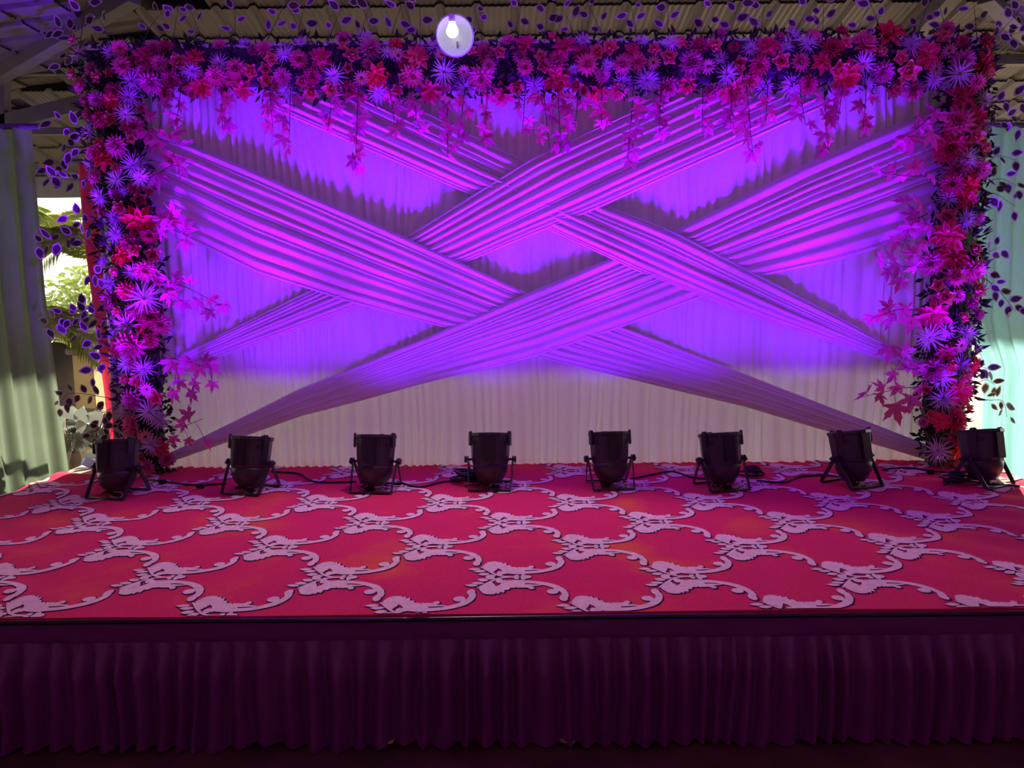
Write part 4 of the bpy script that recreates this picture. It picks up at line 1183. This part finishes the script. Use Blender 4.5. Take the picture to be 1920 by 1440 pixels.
def broad_plant():
    p = onz(118, 872, .30)
    base = at(118, 850, 5.55); base.z = 0
    t = thing('leafy_plant', 'plant with broad pale grey green leaves and bare stems at the stage corner', 'plant', base)
    tops = [at(119, 775, 5.55), at(150, 800, 5.6)]
    for q in tops:
        b = MB(); e = q - base
        b.tube(smooth_path([(0, 0, 0), (e.x * .15, 0, e.z * .55), e], 12), .012, 7); b.build('stem', m_pale, t, smooth=True)
    def leafm(px, py, s, ang, tilt):
        b = MB(); prof = [(0, .03), (.2, .24), (.45, .32), (.7, .24), (.9, .09), (1, 0)]
        vs = [];
        for x, w in prof: vs += [(x, -w, .05 * x), (x, 0, -.04 + .05 * x), (x, w, .05 * x)]
        fs = [(3 * i + j, 3 * i + j + 1, 3 * i + j + 4, 3 * i + j + 3) for i in range(5) for j in range(2)]
        b.add(vs, fs); o = b.build('leaf', m_broad, t, smooth=True)
        q = at(px, py, 5.5) - base; sc = s * 5.5 / FPX
        x = Vector((math.cos(ang), -.25, math.sin(ang))).normalized(); n = Vector((tilt, -1, .5)).normalized(); y = n.cross(x).normalized(); z = x.cross(y)
        R = Matrix((x * sc, y * sc, z * sc)).transposed().to_4x4(); R.translation = q; o.matrix_local = R
    for a in [(150, 782, 42, 2.6, 0), (150, 785, 30, -1.4, .3), (165, 775, 46, -.5, 0), (120, 775, 36, -2.2, .2), (150, 800, 46, 1.2, .4), (95, 770, 44, -1.2, 0), (95, 800, 40, -1.0, .3), (140, 840, 40, .3, 0), (125, 840, 34, 2.5, 0), (100, 820, 36, .6, .3), (155, 850, 40, -.2, .3)]: leafm(*a)
broad_plant()
def garden_wall():
    b = MB(); b.box((-5.5, 10.8, .45), (7, .2, .9)); o = b.build('wall_garden', mat('rough_wall', (.22, .18, .15), .9, var=.4, vscale=4, bump=.5, bscale=12)); tag(o, kind='structure')
    for k, (x, h, r) in enumerate(((-7.0, 2.3, .75), (-5.35, 2.0, .7), (-3.7, 2.2, .7))):
        t = thing('shrub', ('dense bush by the far wall, behind the green curtain side', 'dense bush by the far wall, middle of the opening', 'dense bush by the far wall, behind the red drape')[k], 'bush', (x, 9.9, 0))
        b = MB(); b.tube([(0, 0, 0), (.05, 0, h * .5)], .05, 8); b.build('stem', m_bark, t)
        b = MB()
        for _ in range(1500):
            d = Vector((rng.gauss(0, 1), rng.gauss(0, 1), rng.gauss(0, 1))).normalized() * r * rng.uniform(.5, 1.05)
            p = d + Vector((0, 0, h - r)); p.z = max(.05, p.z * 1.0)
            leaf_quad(b, p, Vector((rng.uniform(-1, 1), rng.uniform(-1, 1), rng.uniform(-1, .6))), Vector((rng.uniform(-.6, .6), -1, rng.uniform(-.3, 1))).normalized(), rng.uniform(.08, .16), .05)
        o = b.build('foliage', m_frond, t); tag(o, kind='stuff')
garden_wall()

# grey sack and scraps
def odds():
    p = at(120, 672, 6.9)
    t = thing('grey_tarp', 'crumpled dark grey sheet heaped in the garden', 'tarpaulin', (p.x, 6.9, 0))
    b = MB(); vs, fs = grid(24, 16, lambda u, v: (.34 * math.sin(PI * v) * math.cos(2 * PI * u) * (1 + .25 * noise.noise((u * 5, v * 4, 2))), .28 * math.sin(PI * v) * math.sin(2 * PI * u), (p.z + .12) * (.5 + .5 * math.cos(PI * v)) * (1 + .12 * noise.noise((u * 4, v * 5, 8)))))
    b.add(vs, fs); b.build('sheet', mat('grey_sheet', (.14, .13, .14), .7), t, smooth=True)
    for k, (px, py, lab) in enumerate(((727, 1384, 'small pale scrap on the ground under the skirt seam'), (1062, 1382, 'small torn paper scrap on the ground by the skirt hem'))):
        q = onz(px, py, .02); b = MB()
        R = random.Random(k)
        vs, fs = grid(5, 4, lambda u, v: (q.x + .05 * (u - .5) + R.uniform(-.004, .004), q.y - .03 + .03 * (v - .5), .022 + .010 * R.random()))
        b.add(vs, fs); o = b.build('paper_scrap', mat('scrap_paper', (.5, .42, .3), .9)); tag(o, lab, 'litter')
    for k, (px, py, s, lab) in enumerate(((168, 838, .10, 'pale blue sheet of card leaning at the stage corner, upper one'), (165, 850, .09, 'pale blue sheet of card by the stage corner, lower one'))):
        q = at(px, py, 5.06 + .05 * k); b = MB()
        b.box((q.x, q.y, STAGE + .024), (s, .004, s * .6), Matrix.Rotation(.5 - .3 * k, 3, 'Y') @ Matrix.Rotation(-.5, 3, 'X'))
        o = b.build('card_sheet', mat('pale_blue_card', (.45, .55, .85), .6)); tag(o, lab, 'card')
odds()
